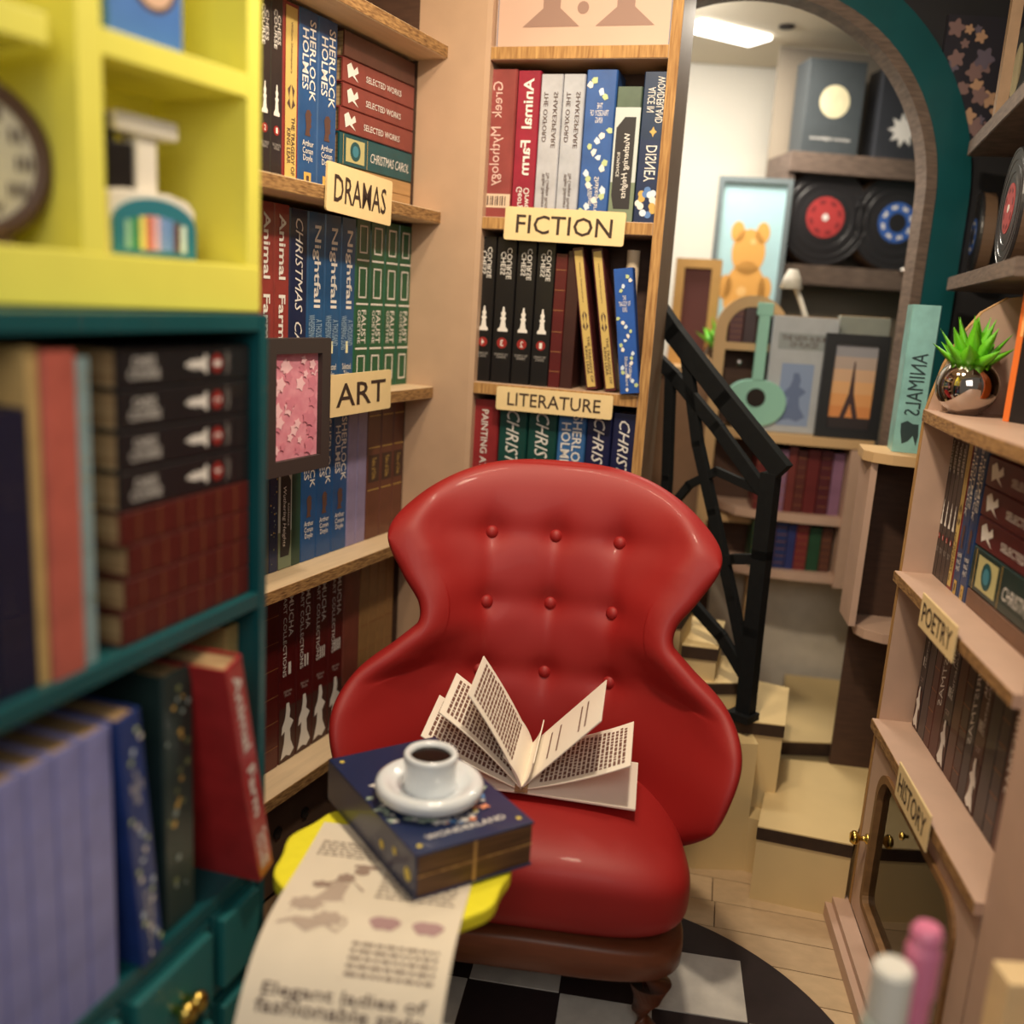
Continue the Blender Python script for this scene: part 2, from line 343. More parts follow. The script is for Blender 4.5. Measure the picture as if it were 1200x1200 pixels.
# ---- frames
Lc = atY(483, 260, 2.2); LF = Fr(Lc, 24)
TF = Fr(atY(312, 700, 1.2), 17.9)
YF = Fr(atY(305, 340, 1.2), 28)
RF = Fr(atZ(993, 1082, 0), 7, flip=True)
# ================================================================== LEFT WALL BOOKCASE
lb = empty('bookcase', LF.P(0, 0, 0), (0, 0, LF.rz)); tag(lb, 'beige bookcase along the left wall carrying the DRAMAS and ART signs', 'bookcase')
LZ = [(1.72, 'x'), (1.385, 'x'), (1.005, 'x'), (.665, 'x'), (.25, 'x')]
BRD = .022; LDEP = .12; PROT = .07
def shelfboard(parent, x0, x1, y0, y1, ztop, t, mtop=PLYTOP, medge=EDGE, lab=None):
    s = MB().box(x0, x1, y0, y1, ztop-t, ztop).build('shelf', mtop, parent, bevel=.0012)
    e = MB().box(x0+.001, x1-.001, y0-.0015, y0+.002, ztop-t+.0015, ztop-.0015).build('raw_edge', medge, s, label='rough brown plywood edge')
    return s
for z, _ in LZ: shelfboard(lb, -.80, .005, -PROT if z > .3 else -PROT, LDEP, z, BRD+.004)
MB().box(-.80, .0, LDEP, LDEP+.01, 0, 2.08).build('back_panel', BROWNB, lb)
MB().box(-.82, -.80, -PROT+.01, LDEP, 0, 2.08).build('side_panel', PANEL, lb)
MB().box(.001, .012, .0, LDEP+.02, 0, 2.08).build('side_panel', BROWNB, lb)
MB().box(-.80, .0, -.03, -.02, .0, .20).build('kick_panel', mat('kick', (98, 74, 58), .7, noise=.3, scale=12), lb)
kp = MB()
for i in range(5): kp.lathe([(0, 0), (.012, 0), (.012, .004), (0, .004)], (-.58+i*.09, -.034, .13), 16, 'y')
kp.build('round_hole', mat('c_hole', (34, 24, 20), .8), lb)
# the oblique end panel between left bookcase and back bookcase
n3 = -LF.w
pA = LF.P(0, 0, 0); pB = LF.P(0, -.16, 0)
# ================================================================== BACK BOOKCASE
BF = Fr((pB.x, pB.y), 106)
xr = BF.x(768, 300); xe = BF.x(797, 60)
bb = empty('bookcase', BF.P(0, 0, 0), (0, 0, BF.rz)); tag(bb, 'narrow beige bookcase behind the red armchair with FICTION and LITERATURE signs', 'bookcase')
ep = MB(); d_ = (pA-pB).normalized(); nn = Vector((-d_.y, d_.x, 0))*.012
def tol(F, p): q = p-F.o; return (q.dot(F.d), q.dot(F.w))
quad = [tol(BF, pA-nn*.0), tol(BF, pB), tol(BF, pB+Vector((.012, .012, 0))), tol(BF, pA+Vector((.0, .03, 0)))]
ep.prism(quad, 0, 2.1, 'z').build('end_panel', PANEL, bb, label='tall beige oblique end panel')
def bx_(a, b): return BF.hit(a, b)
BZ = [BF.hit(680, 53)[1], BF.hit(660, 257)[1], BF.hit(660, 456)[1]]
print('BZ', BZ, 'widths', xr, xe)
BW = xe; BST = .0
BZ += [BZ[2]-.36, BZ[2]-.70]
MB().box(0, .012, 0, .16, 0, 2.1).build('side_panel', PANEL, bb)
sp = MB().box(BW-.022, BW, 0, .17, 0, 2.1).build('side_panel', mat('side_brown', (150, 124, 100), .6, noise=.1), bb)
MB().box(BW-.0215, BW-.0005, -.002, .002, 0, 2.1).build('raw_edge', EDGEV, sp, label='pale rough plywood edge')
MB().box(0.01, BW-.022, .13, .14, 0, 2.1).build('back_panel', BROWNB, bb)
for z in BZ: shelfboard(bb, .012, BW-.022, 0.0, .13, z, .026, PANEL, EDGEV)
REC = .022
xl_, xr_ = .014, BW-.024
pz0 = BZ[0]+.001
pp = MB().box(xl_, xr_, REC, REC+.012, pz0, 2.09).build('print_panel', mat('pink_print', (206, 172, 152), .55, noise=.05, scale=9), bb)
D = Deco(); D.y = REC-E
for cx in (.32, .74):
    c = xl_+(xr_-xl_)*cx; D.poly('motif', mat('motif', (150, 118, 104), .6), [(c-.06, pz0+.04), (c+.06, pz0+.04), (c+.018, pz0+.075), (c+.02, pz0+.2), (c-.02, pz0+.2), (c-.018, pz0+.075)])
c = (xl_+xr_)/2; D.disc('motif', MATS['motif'], c, pz0+.075, .012); D.frame('border', col((120, 124, 140)), xl_+.002, xr_-.002, pz0+.002, 2.05, .0022)
D.done(pp)
# row 1 (mirror-image prints)
def bxs(a, yref): return BF.x(a, yref, REC)
H1 = BZ[0]-.03-BZ[1]
R1 = [(566, 603, 'myth', (152, 70, 68), 'dusty red book with barcode patch, leftmost above the FICTION sign', .97),
      (603, 630, 'farm', (160, 34, 60), 'crimson book with large mirrored white title above the FICTION sign', .96),
      (630, 656, 'shake', (196, 198, 206), 'silver grey book beside the crimson one above the FICTION sign', .94),
      (656, 682, 'shake', (192, 196, 206), 'silver grey book leaning against the blue floral spine', .94),
      (682, 719, 'flower', (52, 96, 168), 'blue book with white blossom print above the FICTION sign', .965),
      (719, 749, 'wuther', (90, 108, 90), 'book with a black label patch over a green landscape spine', .86)]
for a, b, st, c, lab, k in R1:
    book(BF, bxs(a, 160), bxs(b, 160), BZ[1], H1*k, st, c, lab, y=REC, d=.085, flip=True)
book(BF, bxs(749, 160), bxs(781, 160), BZ[1], H1*.53, 'disney', (22, 42, 84), 'small navy book with flower wreath below another navy book', y=REC, d=.085, flip=True)
book(BF, bxs(749, 160), bxs(781, 160), BZ[1]+H1*.53, H1*.42, 'alice', (20, 48, 84), 'small navy book with gold star standing on top of another', y=REC, d=.085, flip=True)
H2 = BZ[1]-.03-BZ[2]
for i, (a, b) in enumerate(((557, 578), (578, 602), (602, 625), (625, 647))):
    book(BF, bxs(a, 370), bxs(b, 370), BZ[2], H2*.97, 'chess', (18, 16, 18), 'black chess book with white pawn, %s above the LITERATURE sign' % ('leftmost', 'second from the left', 'third from the left', 'rightmost')[i], y=REC, d=.085, flip=True, n=4-i, group='black chess books above the LITERATURE sign')
book(BF, bxs(647, 370), bxs(661, 370), BZ[2], H2*.88, 'bands', (92, 24, 26), 'thin dark red ribbed book beside the black chess books', y=REC, d=.085)
book(BF, bxs(661, 370), bxs(676, 370), BZ[2], H2*.9, 'plain', (64, 32, 28), 'dark brown leather book between red ribbed and yellow books', y=REC, d=.085)
lx = bxs(695, 443)
book(BF, lx-.0125, lx+.0125, BZ[2]+.003, H2*.93, 'lear', (86, 34, 36), 'first leaning yellow spined book on the LITERATURE shelf, left one', y=REC-.004, d=.07, lean=-.18)
lx = bxs(717, 443)
book(BF, lx-.0125, lx+.0125, BZ[2]+.003, H2*.93, 'lear', (86, 34, 36), 'second leaning yellow spined book touching the blue floral book', y=REC-.004, d=.07, lean=-.18)
lx = BF.x(737, 466, -.012)
book(BF, lx-.021, lx+.021, BZ[2]+.004, H2*.80, 'flower', (40, 92, 180), 'blue blossom printed book standing loose, jutting over the LITERATURE shelf', y=-.012, d=.03, lean=-.14, n=2)
cyl = MB().lathe([(0, 0), (.014, 0), (.014, H2*.93), (0, H2*.93)], n=20).build('rolled_paper', mat('cream_roll', (226, 206, 176), .6), loc=BF.P(BF.x(742, 300, .07), .075, BZ[2]+.0005), smooth=False)
tag(cyl, 'cream paper roll standing behind the loose blue floral book', 'roll')
H3 = BZ[2]-.03-BZ[3]
for a, b, st, c, lab, k in ((551, 583, 'paint', (150, 44, 48), 'red painting book, leftmost under the LITERATURE sign', .97),
      (583, 617, 'script', (18, 72, 66), 'dark green book next to the red painting book', .96), (617, 652, 'script', (18, 72, 66), 'dark green book next to the light blue book', .96),
      (652, 686, 'holmes', (58, 110, 170), 'light blue book showing just above the armchair back', .97), (686, 716, 'script', (24, 30, 72), 'navy script title book beside the light blue book', .96),
      (716, 745, 'script', (24, 30, 72), 'navy script title book, rightmost under the LITERATURE sign', .96)):
    book(BF, bxs(a, 520), bxs(b, 520), BZ[3], H3*k, st, c, lab, y=REC, d=.085)
def sign(F, y, px0, px1, py0, py1, txt, label, roll=0, tilt=0, hh=None):
    x0, z1 = F.hit(px0, py0, y); x1, z0 = F.hit(px1, py1, y); cx, cz = (x0+x1)/2, (z0+z1)/2; W = abs(x1-x0); Hh = hh or abs(z1-z0)
    r = .005; pts = []
    for (sx, sz, a0) in ((1, 1, 0), (-1, 1, 90), (-1, -1, 180), (1, -1, 270)):
        for k in range(4): a = radians(a0+k*30); pts.append((sx*(W/2-r)+r*cos(a), sz*(Hh/2-r)+r*sin(a)))
    o = MB().prism(pts, -.004, 0, 'y').build('shelf_sign', SIGNM)
    D = Deco(y=-.004-E); D.h('lettering', SIGNT, txt, 0, 0, W*.8, Hh*.56, .006, 0); D.done(o)
    R = Matrix.Rotation(F.rz, 4, 'Z') @ Matrix.Rotation(tilt, 4, 'Z') @ Matrix.Rotation(roll, 4, 'Y')
    o.rotation_euler = R.to_euler(); o.location = F.P(cx, y, cz); tag(o, label, 'sign', 'wooden shelf signs'); return o
sign(BF, -.004, 593, 731, 243, 288, 'FICTION', 'cream wooden sign lettered FICTION on the upper back shelf', radians(1.0))
sign(BF, -.004, 583, 717, 452, 492, 'LITERATURE', 'cream wooden sign lettered LITERATURE above the red armchair', radians(0))
sign(LF, -PROT-.004, 381, 457, 218, 238, 'DRAMAS', 'cream wooden sign lettered DRAMAS on the left bookcase', radians(2), hh=.085)
sign(LF, -PROT-.004, 384, 456, 461, 459, 'ART', 'cream wooden sign lettered ART on the left bookcase', radians(-1), hh=.080)
# ---- books of the left wall
z = LZ[1][0]; H = LZ[0][0]-.03-z
hol = (32, 84, 142)
row(LF, z, H, 120, [(303, 317, 'chess', (44, 36, 36), 'black chess book at the left end above the DRAMAS shelf', 'black chess books above the DRAMAS sign', 2, .98),
    (317, 331, 'chess', (44, 36, 36), 'black chess book next to the yellow spine on the DRAMAS shelf', 'black chess books above the DRAMAS sign', 1, .98),
    (331, 350, 'lear', (140, 40, 40), 'yellow and red spined book on the DRAMAS shelf', None, 0, .985),
    (350, 372, 'holmes', hol, 'blue detective book beside the yellow spine on the DRAMAS shelf', 'blue detective books on the DRAMAS shelf', 1, .99),
    (372, 395, 'holmes', hol, 'blue detective book touching the lying stack on the DRAMAS shelf', 'blue detective books on the DRAMAS shelf', 2, .99)])
x0 = LF.x(397, 120); x1 = -.012; zz = z+.001
for h_, st, c, lab, dx in ((.028, 'plain', (176, 136, 92), 'light wooden board at the bottom of the lying stack', 0), (.028, 'plain', (186, 144, 98), 'upper of two light wooden boards under the teal book', 0)):
    o = MB().box(0, x1-x0-dx, 0, .085, 0, h_-.001).build('wooden_board', mat('pine_board', (186, 146, 98), .65, noise=.2, scale=12, stretch=(1, 1, 8)), bevel=.001, loc=LF.P(x0, 0, zz), rot=(0, 0, LF.rz)); tag(o, lab, 'board', 'wooden boards under the lying books'); zz += h_
for h_, st, c, lab, dx in ((.061, 'tealbig', (14, 84, 92), 'thick teal book with round emblem lying in the stack beside DRAMAS', .004), (.045, 'figure', (140, 64, 58), 'lowest red book lying in the stack', .004),
      (.045, 'figure', (140, 64, 58), 'middle red book lying in the stack', .012), (.045, 'figure', (140, 64, 58), 'top one of three lying red books', .010), (.048, 'plain', (96, 56, 46), 'brown leather book lying on top of the red stack', .014)):
    book(LF, x0+dx, x1, zz, h_-.0006, st, c, lab, y=0, lying=True); zz += h_
z = LZ[2][0]; H = LZ[1][0]-.03-z; ns = (30, 86, 138); fa = (20, 92, 60)
row(LF, z, H, 340, [(303, 321, 'farm', (150, 58, 54), 'red book with white title, left one below the DRAMAS shelf', 'red books left of the navy one', 0, .98), (321, 339, 'farm', (150, 58, 54), 'red book with white title, right one below the DRAMAS shelf', 'red books left of the navy one', 0, .98),
    (339, 360, 'carol', (24, 38, 76), 'navy book with script title between red and blue books', None, 0, .97),
    (360, 380, 'night', ns, 'blue nightfall book, leftmost of three under the DRAMAS sign', 'three blue books under the DRAMAS sign', 0, .97), (380, 399, 'night', ns, 'blue nightfall book, middle of three under the DRAMAS sign', 'three blue books under the DRAMAS sign', 0, .97), (399, 416, 'night', ns, 'blue nightfall book, rightmost of three beside the green books', 'three blue books under the DRAMAS sign', 0, .97),
    (416, 433, 'faust', fa, 'green book with white frames, first from the left below DRAMAS', 'four green framed books', 0, .985), (433, 450, 'faust', fa, 'green book with white frames, second from the left', 'four green framed books', 0, .985),
    (450, 466, 'faust', fa, 'green book with white frames, third from the left', 'four green framed books', 0, .985), (466, 481, 'faust', fa, 'green book with white frames, rightmost by the end panel', 'four green framed books', 0, .985)])
z = LZ[3][0]; H = LZ[2][0]-.03-z; la = (150, 140, 180)
row(LF, z+.001, H, 570, [(303, 316, 'plain', (70, 60, 50), 'dark book at the left end of the ART bay', None, 0, .7), (316, 326, 'speck', (30, 44, 84), 'thin navy speckled book under the pink picture', None, 0, .8), (326, 342, 'wuther', (120, 110, 96), 'grey book with dark label below the pink picture', None, 0, .8), (342, 353, 'plain', (36, 70, 56), 'thin dark green book right of the labelled grey one', None, 0, .8),
    (353, 371, 'holmes', hol, 'blue detective book, leftmost of three under the ART sign', 'three blue detective books under the ART sign', 0, .96), (371, 389, 'holmes', hol, 'blue detective book, middle of three under the ART sign', 'three blue detective books under the ART sign', 0, .96), (389, 407, 'holmes', hol, 'blue detective book beside the lavender ones under the ART sign', 'three blue detective books under the ART sign', 0, .96),
    (407, 418, 'plain', la, 'lavender book next to the blue detective books', 'two lavender books', 0, .985), (418, 429, 'plain', la, 'lavender book next to the brown leather books', 'two lavender books', 0, .985),
    (429, 445, 'brown3', (108, 62, 46), 'brown leather book, first of three right of lavender', 'three brown leather books', 0, .985), (445, 459, 'brown3', (108, 62, 46), 'brown leather book, second of three', 'three brown leather books', 0, .985), (459, 471, 'brown3', (108, 62, 46), 'brown leather book, rightmost of three behind the chair', 'three brown leather books', 0, .985)])
z = LZ[4][0]; H = LZ[3][0]-.03-z; mu = (92, 18, 20)
row(LF, z+.001, H, 780, [(290, 307, 'bands', (92, 22, 22), 'dark red ribbed book partly behind the teal cabinet', None, 0, .95), (307, 327, 'bands', (92, 22, 22), 'dark red ribbed book at the left of the art collection row', None, 0, .95),
    (327, 347, 'mucha', mu, 'leftmost dark red art volume on the lowest left shelf', 'dark red art volumes', 1, .97), (347, 366, 'mucha', mu, 'second from left of the dark red art volumes', 'dark red art volumes', 2, .97), (366, 384, 'mucha', mu, 'third from left of the dark red art volumes', 'dark red art volumes', 3, .97), (384, 401, 'mucha', mu, 'rightmost dark red art volume, nearest the armchair', 'dark red art volumes', 4, .97),
    (401, 420, 'plain', (130, 66, 54), 'reddish brown plain book right of the art volumes', None, 0, .97),
    (420, 430, 'bands', (160, 120, 74), 'thin tan book, first from the left on the lowest shelf', 'thin tan books on the lowest shelf', 0, .95), (430, 440, 'bands', (160, 120, 74), 'thin tan book, second from the left', 'thin tan books on the lowest shelf', 0, .95), (440, 449, 'bands', (160, 120, 74), 'thin tan book, third from the left', 'thin tan books on the lowest shelf', 0, .95), (449, 458, 'bands', (160, 120, 74), 'thin tan book beside the chair wing', 'thin tan books on the lowest shelf', 0, .95)])
# framed pink picture in front of the books on the ART shelf edge
fx0, fz1 = LF.hit(300, 396, -PROT-.012); fx1, fz0 = LF.hit(374, 545, -PROT-.012)
def picture(name, loc, rot, W, H, b, fm, cm, label, t=.014, paint=None, cat='picture'):
    r = empty(name, loc, rot); tag(r, label, cat)
    f = MB(); f.box(-W/2, W/2, 0, t, 0, b).box(-W/2, W/2, 0, t, H-b, H).box(-W/2, -W/2+b, 0, t, b, H-b).box(W/2-b, W/2, 0, t, b, H-b); f.build('frame', fm, r)
    MB().box(-W/2+b*.9, W/2-b*.9, t*.45, t*.8, b*.9, H-b*.9).build('canvas', cm, r)
    if paint: D = Deco(y=t*.45-E); paint(D, W-2*b, H-2*b, b); D.done(r)
    return r
def blossoms(D, W, H, b):
    rr = random.Random(5)
    for i in range(34):
        x, zc, s = rr.uniform(-.42, .42)*W, b+rr.uniform(.06, .94)*H, rr.uniform(.006, .013)
        D.poly('painted_blossoms', [mat('c_bl1', (246, 200, 208)), mat('c_bl2', (214, 132, 152))][i % 2], [(x+s*(1+.3*cos(5*t))*cos(t), zc+s*(1+.3*cos(5*t))*sin(t)) for t in [k*2*pi/15 for k in range(15)]], .00004*i)
picture('framed_picture', LF.P((fx0+fx1)/2, -PROT-.03, 1.006), (0, 0, LF.rz+radians(4)), fx1-fx0, .02, .001, BLKW, BLKW, 'x') if False else None
pc = picture('framed_picture', LF.P((fx0+fx1)/2, -PROT-.034, fz0), (0, 0, LF.rz), fx1-fx0, fz1-fz0, .026, mat('dark_frame', (58, 50, 48), .6), mat('pink_canvas', (232, 160, 176), .7, c2=(214, 130, 150), scale=40), 'small pink blossom picture in dark frame left of the ART sign', .022, blossoms)
# ================================================================== TEAL CABINET (near left)
tc_ = empty('cabinet', TF.P(0, 0, 0), (0, 0, TF.rz)); tag(tc_, 'dark teal open cabinet at the near left, filled with books', 'cabinet')
TZ = [1.168, .814, .428]; TD = .22
MB().box(-.016, 0, 0, TD, 0, TZ[0]).build('side_panel', TEAL, tc_, bevel=.001)
MB().box(-.62, -.604, 0, TD, 0, TZ[0]).build('side_panel', TEAL, tc_, bevel=.001)
for z in TZ: MB().box(-.604, -.016, 0.001, TD, z-.02, z).build('shelf', TEAL, tc_, bevel=.001)
MB().box(-.604, -.016, 0.002, TD, .0, .05).build('plinth', TEAL, tc_)
MB().box(-.604, -.016, TD-.012, TD, .05, TZ[0]-.02).build('back_panel', mat('dark_teal_back', (10, 40, 44), .6), tc_)
def drawer(x0, x1, z0, z1, knob=None):
    dr = MB().box(x0, x1, 0, .14, z0, z1).build('drawer', TEAL, tc_, bevel=.001)
    MB().box(x0+.01, x1-.01, -.012, .001, z0+.01, z1-.008).build('raised_panel', mat('teal_lit', (34, 108, 110), .45), dr, bevel=.003)  # lit drawer faces get a paler copy of the cabinet teal
    if knob:
        k = MB(); k.lathe([(0, -.03), (.010, -.028), (.015, -.022), (.013, -.014), (.006, -.008), (.006, 0)], ((x0+x1)/2-.008, -.012, (z0+z1)/2), 20, 'y'); k.lathe([(0, -.03), (.010, -.028), (.015, -.022), (.013, -.014), (.006, -.008), (.006, 0)], ((x0+x1)/2+.012, -.012, (z0+z1)/2), 20, 'y')
        k.build('knob', BRASS, dr, smooth=True)
for z0, z1 in ((.285, .404), (.17, .275), (.055, .16)):
    for i, (a, b) in enumerate(((-.60, -.42), (-.415, -.29), (-.285, -.125), (-.12, -.02))): drawer(a, b, z0, z1, knob=(i == 2))
# items: upper bay
z0 = TZ[1]+.0005; tx = lambda px, py: TF.x(px, py, .012)
HB = TZ[0]-.02-z0
book(TF, tx(-60, 600), tx(-12, 600), z0, HB*.86, 'speck', (22, 30, 62), 'dark navy book at the left edge of the upper teal bay', y=.012, d=.13)
book(TF, tx(-12, 600), tx(38, 600), z0, HB*.80, 'plain', (28, 30, 58), 'navy book left of the yellow book in the upper teal bay', y=.012, d=.13)
book(TF, tx(38, 600), tx(52, 600), z0, HB*.96, 'plain', (214, 180, 118), 'thin yellow book in the upper teal bay', y=.012, d=.13)
book(TF, tx(52, 600), tx(92, 600), z0, HB*.95, 'plain', (206, 106, 92), 'salmon pink book beside the thin yellow one', y=.008, d=.13)
book(TF, tx(92, 600), tx(110, 600), z0, HB*.93, 'speck', (150, 176, 180), 'thin pale blue white book right of the salmon pink one', y=.012, d=.13)
bx0 = tx(140, 560); bx1 = -.024; zz = z0; th = .0408
for i in range(8):
    red = i < 4; hh = .037 if red else .0425
    w0 = bx0+.006*(i % 3 if red else 0)
    book(TF, w0, bx1, zz, hh-.0006, 'bands' if red else 'chess', (92, 30, 26) if red else (30, 28, 32), ('lying dark red ribbed book, %s from the bottom of the teal bay stack' % ('lowest', 'second', 'third', 'fourth')[i]) if red else ('black chess book lying %s in the teal bay stack' % ('just above the red ones', 'second above the red ones', 'third above the red ones', 'topmost')[i-4]), y=.012, d=.13, lying=True, n=8-i if not red else 0, group='lying dark red books' if red else 'lying black chess books')
    zz += hh
# lower bay
z0 = TZ[2]+.0005; HB = TZ[1]-.02-z0
for i in range(6):
    a = tx(-76+i*34, 1000); b = tx(-76+(i+1)*34, 1000)
    book(TF, a, b, z0, HB*.86, 'plain', (150, 152, 212), 'lavender blue book, %s of the six in the lower teal bay' % ('leftmost', 'second from left', 'third from left', 'third from right', 'second from right', 'rightmost')[i], y=.004, d=.12, group='lavender blue books')
book(TF, tx(150, 950), tx(176, 950), z0+.002, HB*.87, 'flower', (36, 62, 130), 'blue book with pale flowers leaning beside the lavender books', y=-.004, d=.13, lean=-.10)
book(TF, tx(192, 930), tx(228, 930), z0, HB*.90, 'speck', (40, 60, 58), 'dark green speckled book left of the leaning red book', y=.012, d=.12)
book(TF, -.060, -.022, z0+.004, HB*.93, 'farm', (176, 46, 48), 'red book with pale title leaning at the front of the lower teal bay', y=-.030, d=.11, lean=-.25, tilt=radians(4))
book(TF, -.046, -.018, z0, HB*.93, 'speck', (176, 160, 104), 'small khaki patterned book at the right end of the lower teal bay', y=.03, d=.1)
# ================================================================== YELLOW CUBBY SHELF
yb = empty('cubby_shelf', YF.P(0, 0, TZ[0]), (0, 0, YF.rz)); tag(yb, 'bright yellow cubby shelf standing on the teal cabinet', 'shelf')
YD = .17; b0 = 0.0
yx = lambda px, py: YF.x(px, py)
zb = .002
def yz(px, py): return YF.hit(px, py)[1]-TZ[0]
zfl = yz(280, 311)
MB().box(-.62, 0, 0, YD, zb, zfl).build('bottom_board', YEL, yb, bevel=.002)
MB().box(-.022, 0, 0.001, YD, zfl, .85).build('side_panel', YEL, yb, bevel=.001)
dx0, dx1 = yx(95, 200), yx(124, 200)
MB().box(dx0, dx1, 0.001, YD, zfl, .85).build('divider', YEL, yb, bevel=.001)
zs = yz(270, 108); ze = yz(270, 80)
MB().box(dx1, -.0221, .001, YD-.03, zs, ze).build('shelf', YEL, yb, bevel=.001)
zs = yz(30, 45)-.0; ze = yz(30, 8)
MB().box(-.60, dx0-.03, .001, YD-.03, zs, ze).build('shelf', YEL, yb, bevel=.001)
MB().box(-.62, -.60, 0.001, YD, zfl, .85).build('side_panel', YEL, yb)
MB().box(-.60, -.022, YD-.012, YD, zfl, .85).build('back_panel', YEL, yb)
MB().box(-.62, 0, 0.001, YD, .85, .87).build('top_board', YEL, yb)
# clock
cx_ = YF.x(0, 200, .05); cz_ = YF.hit(0, 195, .05)[1]
R_ = YF.x(62, 200, .05)-cx_
ck = empty('clock', YF.P(cx_-.02, .075, TZ[0]+zfl), (0, 0, YF.rz+radians(-16))); ck.scale = (.9, .9, .9); tag(ck, 'round clock with cream face and brown rim in the yellow cubby', 'clock')
cz = .088
MB().lathe([(0, .02), (.082, .02), (.088, .012), (.088, -.012), (.080, -.022), (.068, -.02), (.068, -.012)], (0, 0, cz), 48, 'y').build('rim', mat('clock_brown', (92, 66, 54), .5), ck, smooth=True)
MB().lathe([(0, -.013), (.069, -.013)], (0, 0, cz), 40, 'y').build('dial', mat('clock_face', (232, 222, 196), .6, noise=.06), ck)
D = Deco(y=-.0145)
for i, rn in enumerate(('XII', 'I', 'II', 'III', 'IIII', 'V', 'VI', 'VII', 'VIII', 'IX', 'X', 'XI')):
    a = pi/2-i*pi/6; D.h('numerals', INK, rn, .056*cos(a), cz+.056*sin(a), .008+.003*len(rn), .015, .02)
D.poly('hand', INK, [(-.002, cz), (.002, cz), (.030, cz+.026), (.028, cz+.028)]); D.poly('hand', INK, [(-.002, cz), (.002, cz), (-.018, cz+.044), (-.020, cz+.043)])
D.done(ck)
MB().box(-.04, .04, -.02, .02, 0, .008).build('foot', MATS['clock_brown'], ck)
# white ornament with teal arch
ox = (YF.x(129, 300, .03)+YF.x(229, 300, .03))/2; ow = abs(YF.x(229, 300, .03)-YF.x(129, 300, .03)); zt = lambda py: YF.hit(180, py, .03)[1]-TZ[0]-zfl
orn = empty('desk_ornament', YF.P(ox, .03, TZ[0]+zfl+.0005), (0, 0, YF.rz)); tag(orn, 'white ornament with teal arch of rainbow stripes and T-shaped top', 'ornament')
OM = mat('ornament_white', (236, 228, 214), .5); hb = zt(226); 
MB().prism([(-ow/2, 0), (ow/2, 0), (ow/2, hb*.78), (ow*.42, hb*.92), (ow*.2, hb), (-ow*.3, hb), (-ow*.5, hb*.95)], 0, .05, 'y').build('body', OM, orn, bevel=.003)
ht = zt(158)
MB().box(-ow*.1, ow*.14, .012, .038, hb-.001, ht).build('stem', OM, orn, bevel=.003)
MB().box(-ow*.36, ow*.36, .006, .044, ht-.002, ht+.018).build('top_bar', OM, orn, bevel=.004)
MB().box(-ow*.40, -ow*.12, .014, .036, hb, ht-.012).box(-ow*.52, -ow*.3, .016, .034, ht-.012, ht+.014).build('black_handle', mat('c_bk', (26, 20, 20), .4), orn, bevel=.002, label='black handle')
ar = [(-ow*.48, .002), (ow*.48, .002), (ow*.48, hb*.5)]+[(ow*.48*cos(t), hb*.5+hb*.4*sin(t)) for t in [k*pi/14 for k in range(1, 14)]]+[(-ow*.48, hb*.5)]
MB().prism(ar, -.004, .001, 'y').build('arch_panel', mat('orn_teal', (44, 122, 140), .5), orn, label='teal arch panel')
D = Deco(y=-.0047)
cs = [(150, 200, 170), (60, 150, 90), (244, 230, 120), (232, 130, 100), (232, 190, 206), (140, 170, 226), (120, 160, 220), (110, 76, 66), (220, 240, 230)]
for i, c in enumerate(cs): D.rect('stripe', col(c), -ow*.36+i*ow*.08, -ow*.36+(i+.86)*ow*.08, .008, hb*(.52+.12*sin(pi*(i+.5)/9)))
D.done(orn)
# blue box in upper cell
bxx = YF.x(126, 30, .02); bxe = YF.x(214, 30, .02)
blz = ze_ = yz(270, 80)
bl = empty('decorated_box', YF.P(0, .02, TZ[0]+blz+.0005), (0, 0, YF.rz)); tag(bl, 'blue box with a pale round print in the top yellow cubby', 'box')
MB().box(bxx, bxe, 0, .06, 0, .13).build('body', mat('blue_box', (66, 118, 196), .5, noise=.08), bl, bevel=.002)
D = Deco(); D.disc('round_print', mat('c_skin', (214, 176, 150)), (bxx+bxe)/2+.01, .065, .026, 0, 24); D.disc('round_print', mat('c_dk', (74, 50, 50)), (bxx+bxe)/2+.01, .065, .031, -.0003, 24); D.done(bl)

# ================================================================== RIGHT CABINET
rc = empty('cabinet', RF.P(0, 0, 0), (0, 0, RF.rz)); tag(rc, 'pinkish beige wall cabinet at the right with POETRY and HISTORY shelves and glass door', 'cabinet')
RZ = [1.058, .752, .452]; RD = .24; ROFF = .055
ztp = RZ[0]
def armp(): # far side panel with rounded shoulder
    pts = [(0, 0), (RD, 0), (RD, 1.27), (.16, 1.272), (.11, 1.262), (.07, 1.235), (.04, 1.19), (.02, 1.14), (.006, 1.08), (0, 1.05)]
    return MB().prism(pts, -.014, 0, 'x')
armp().build('side_panel', PANELP, rc)
MB().prism([(-.0008, 0), (-.0008, 1.05), (.005, 1.081), (.019, 1.141), (.039, 1.191), (.069, 1.236), (.109, 1.2635), (.109, 1.262), (.07, 1.235), (.04, 1.19), (.02, 1.14), (.006, 1.08), (0.0002, 1.05), (0.0002, 0)], -.0142, .0002, 'x').build('raw_edge', EDGEV, rc)
def cshelf(ztop, t=.02, x1=.6, y0=-.012):
    s = MB().box(-.002, x1, y0, RD-.01, ztop-t, ztop).build('shelf', PANELP, rc, bevel=.001)
    MB().box(-.0015, x1-.001, y0-.0012, y0+.002, ztop-t+.001, ztop-.001).build('raw_edge', EDGE, s); return s
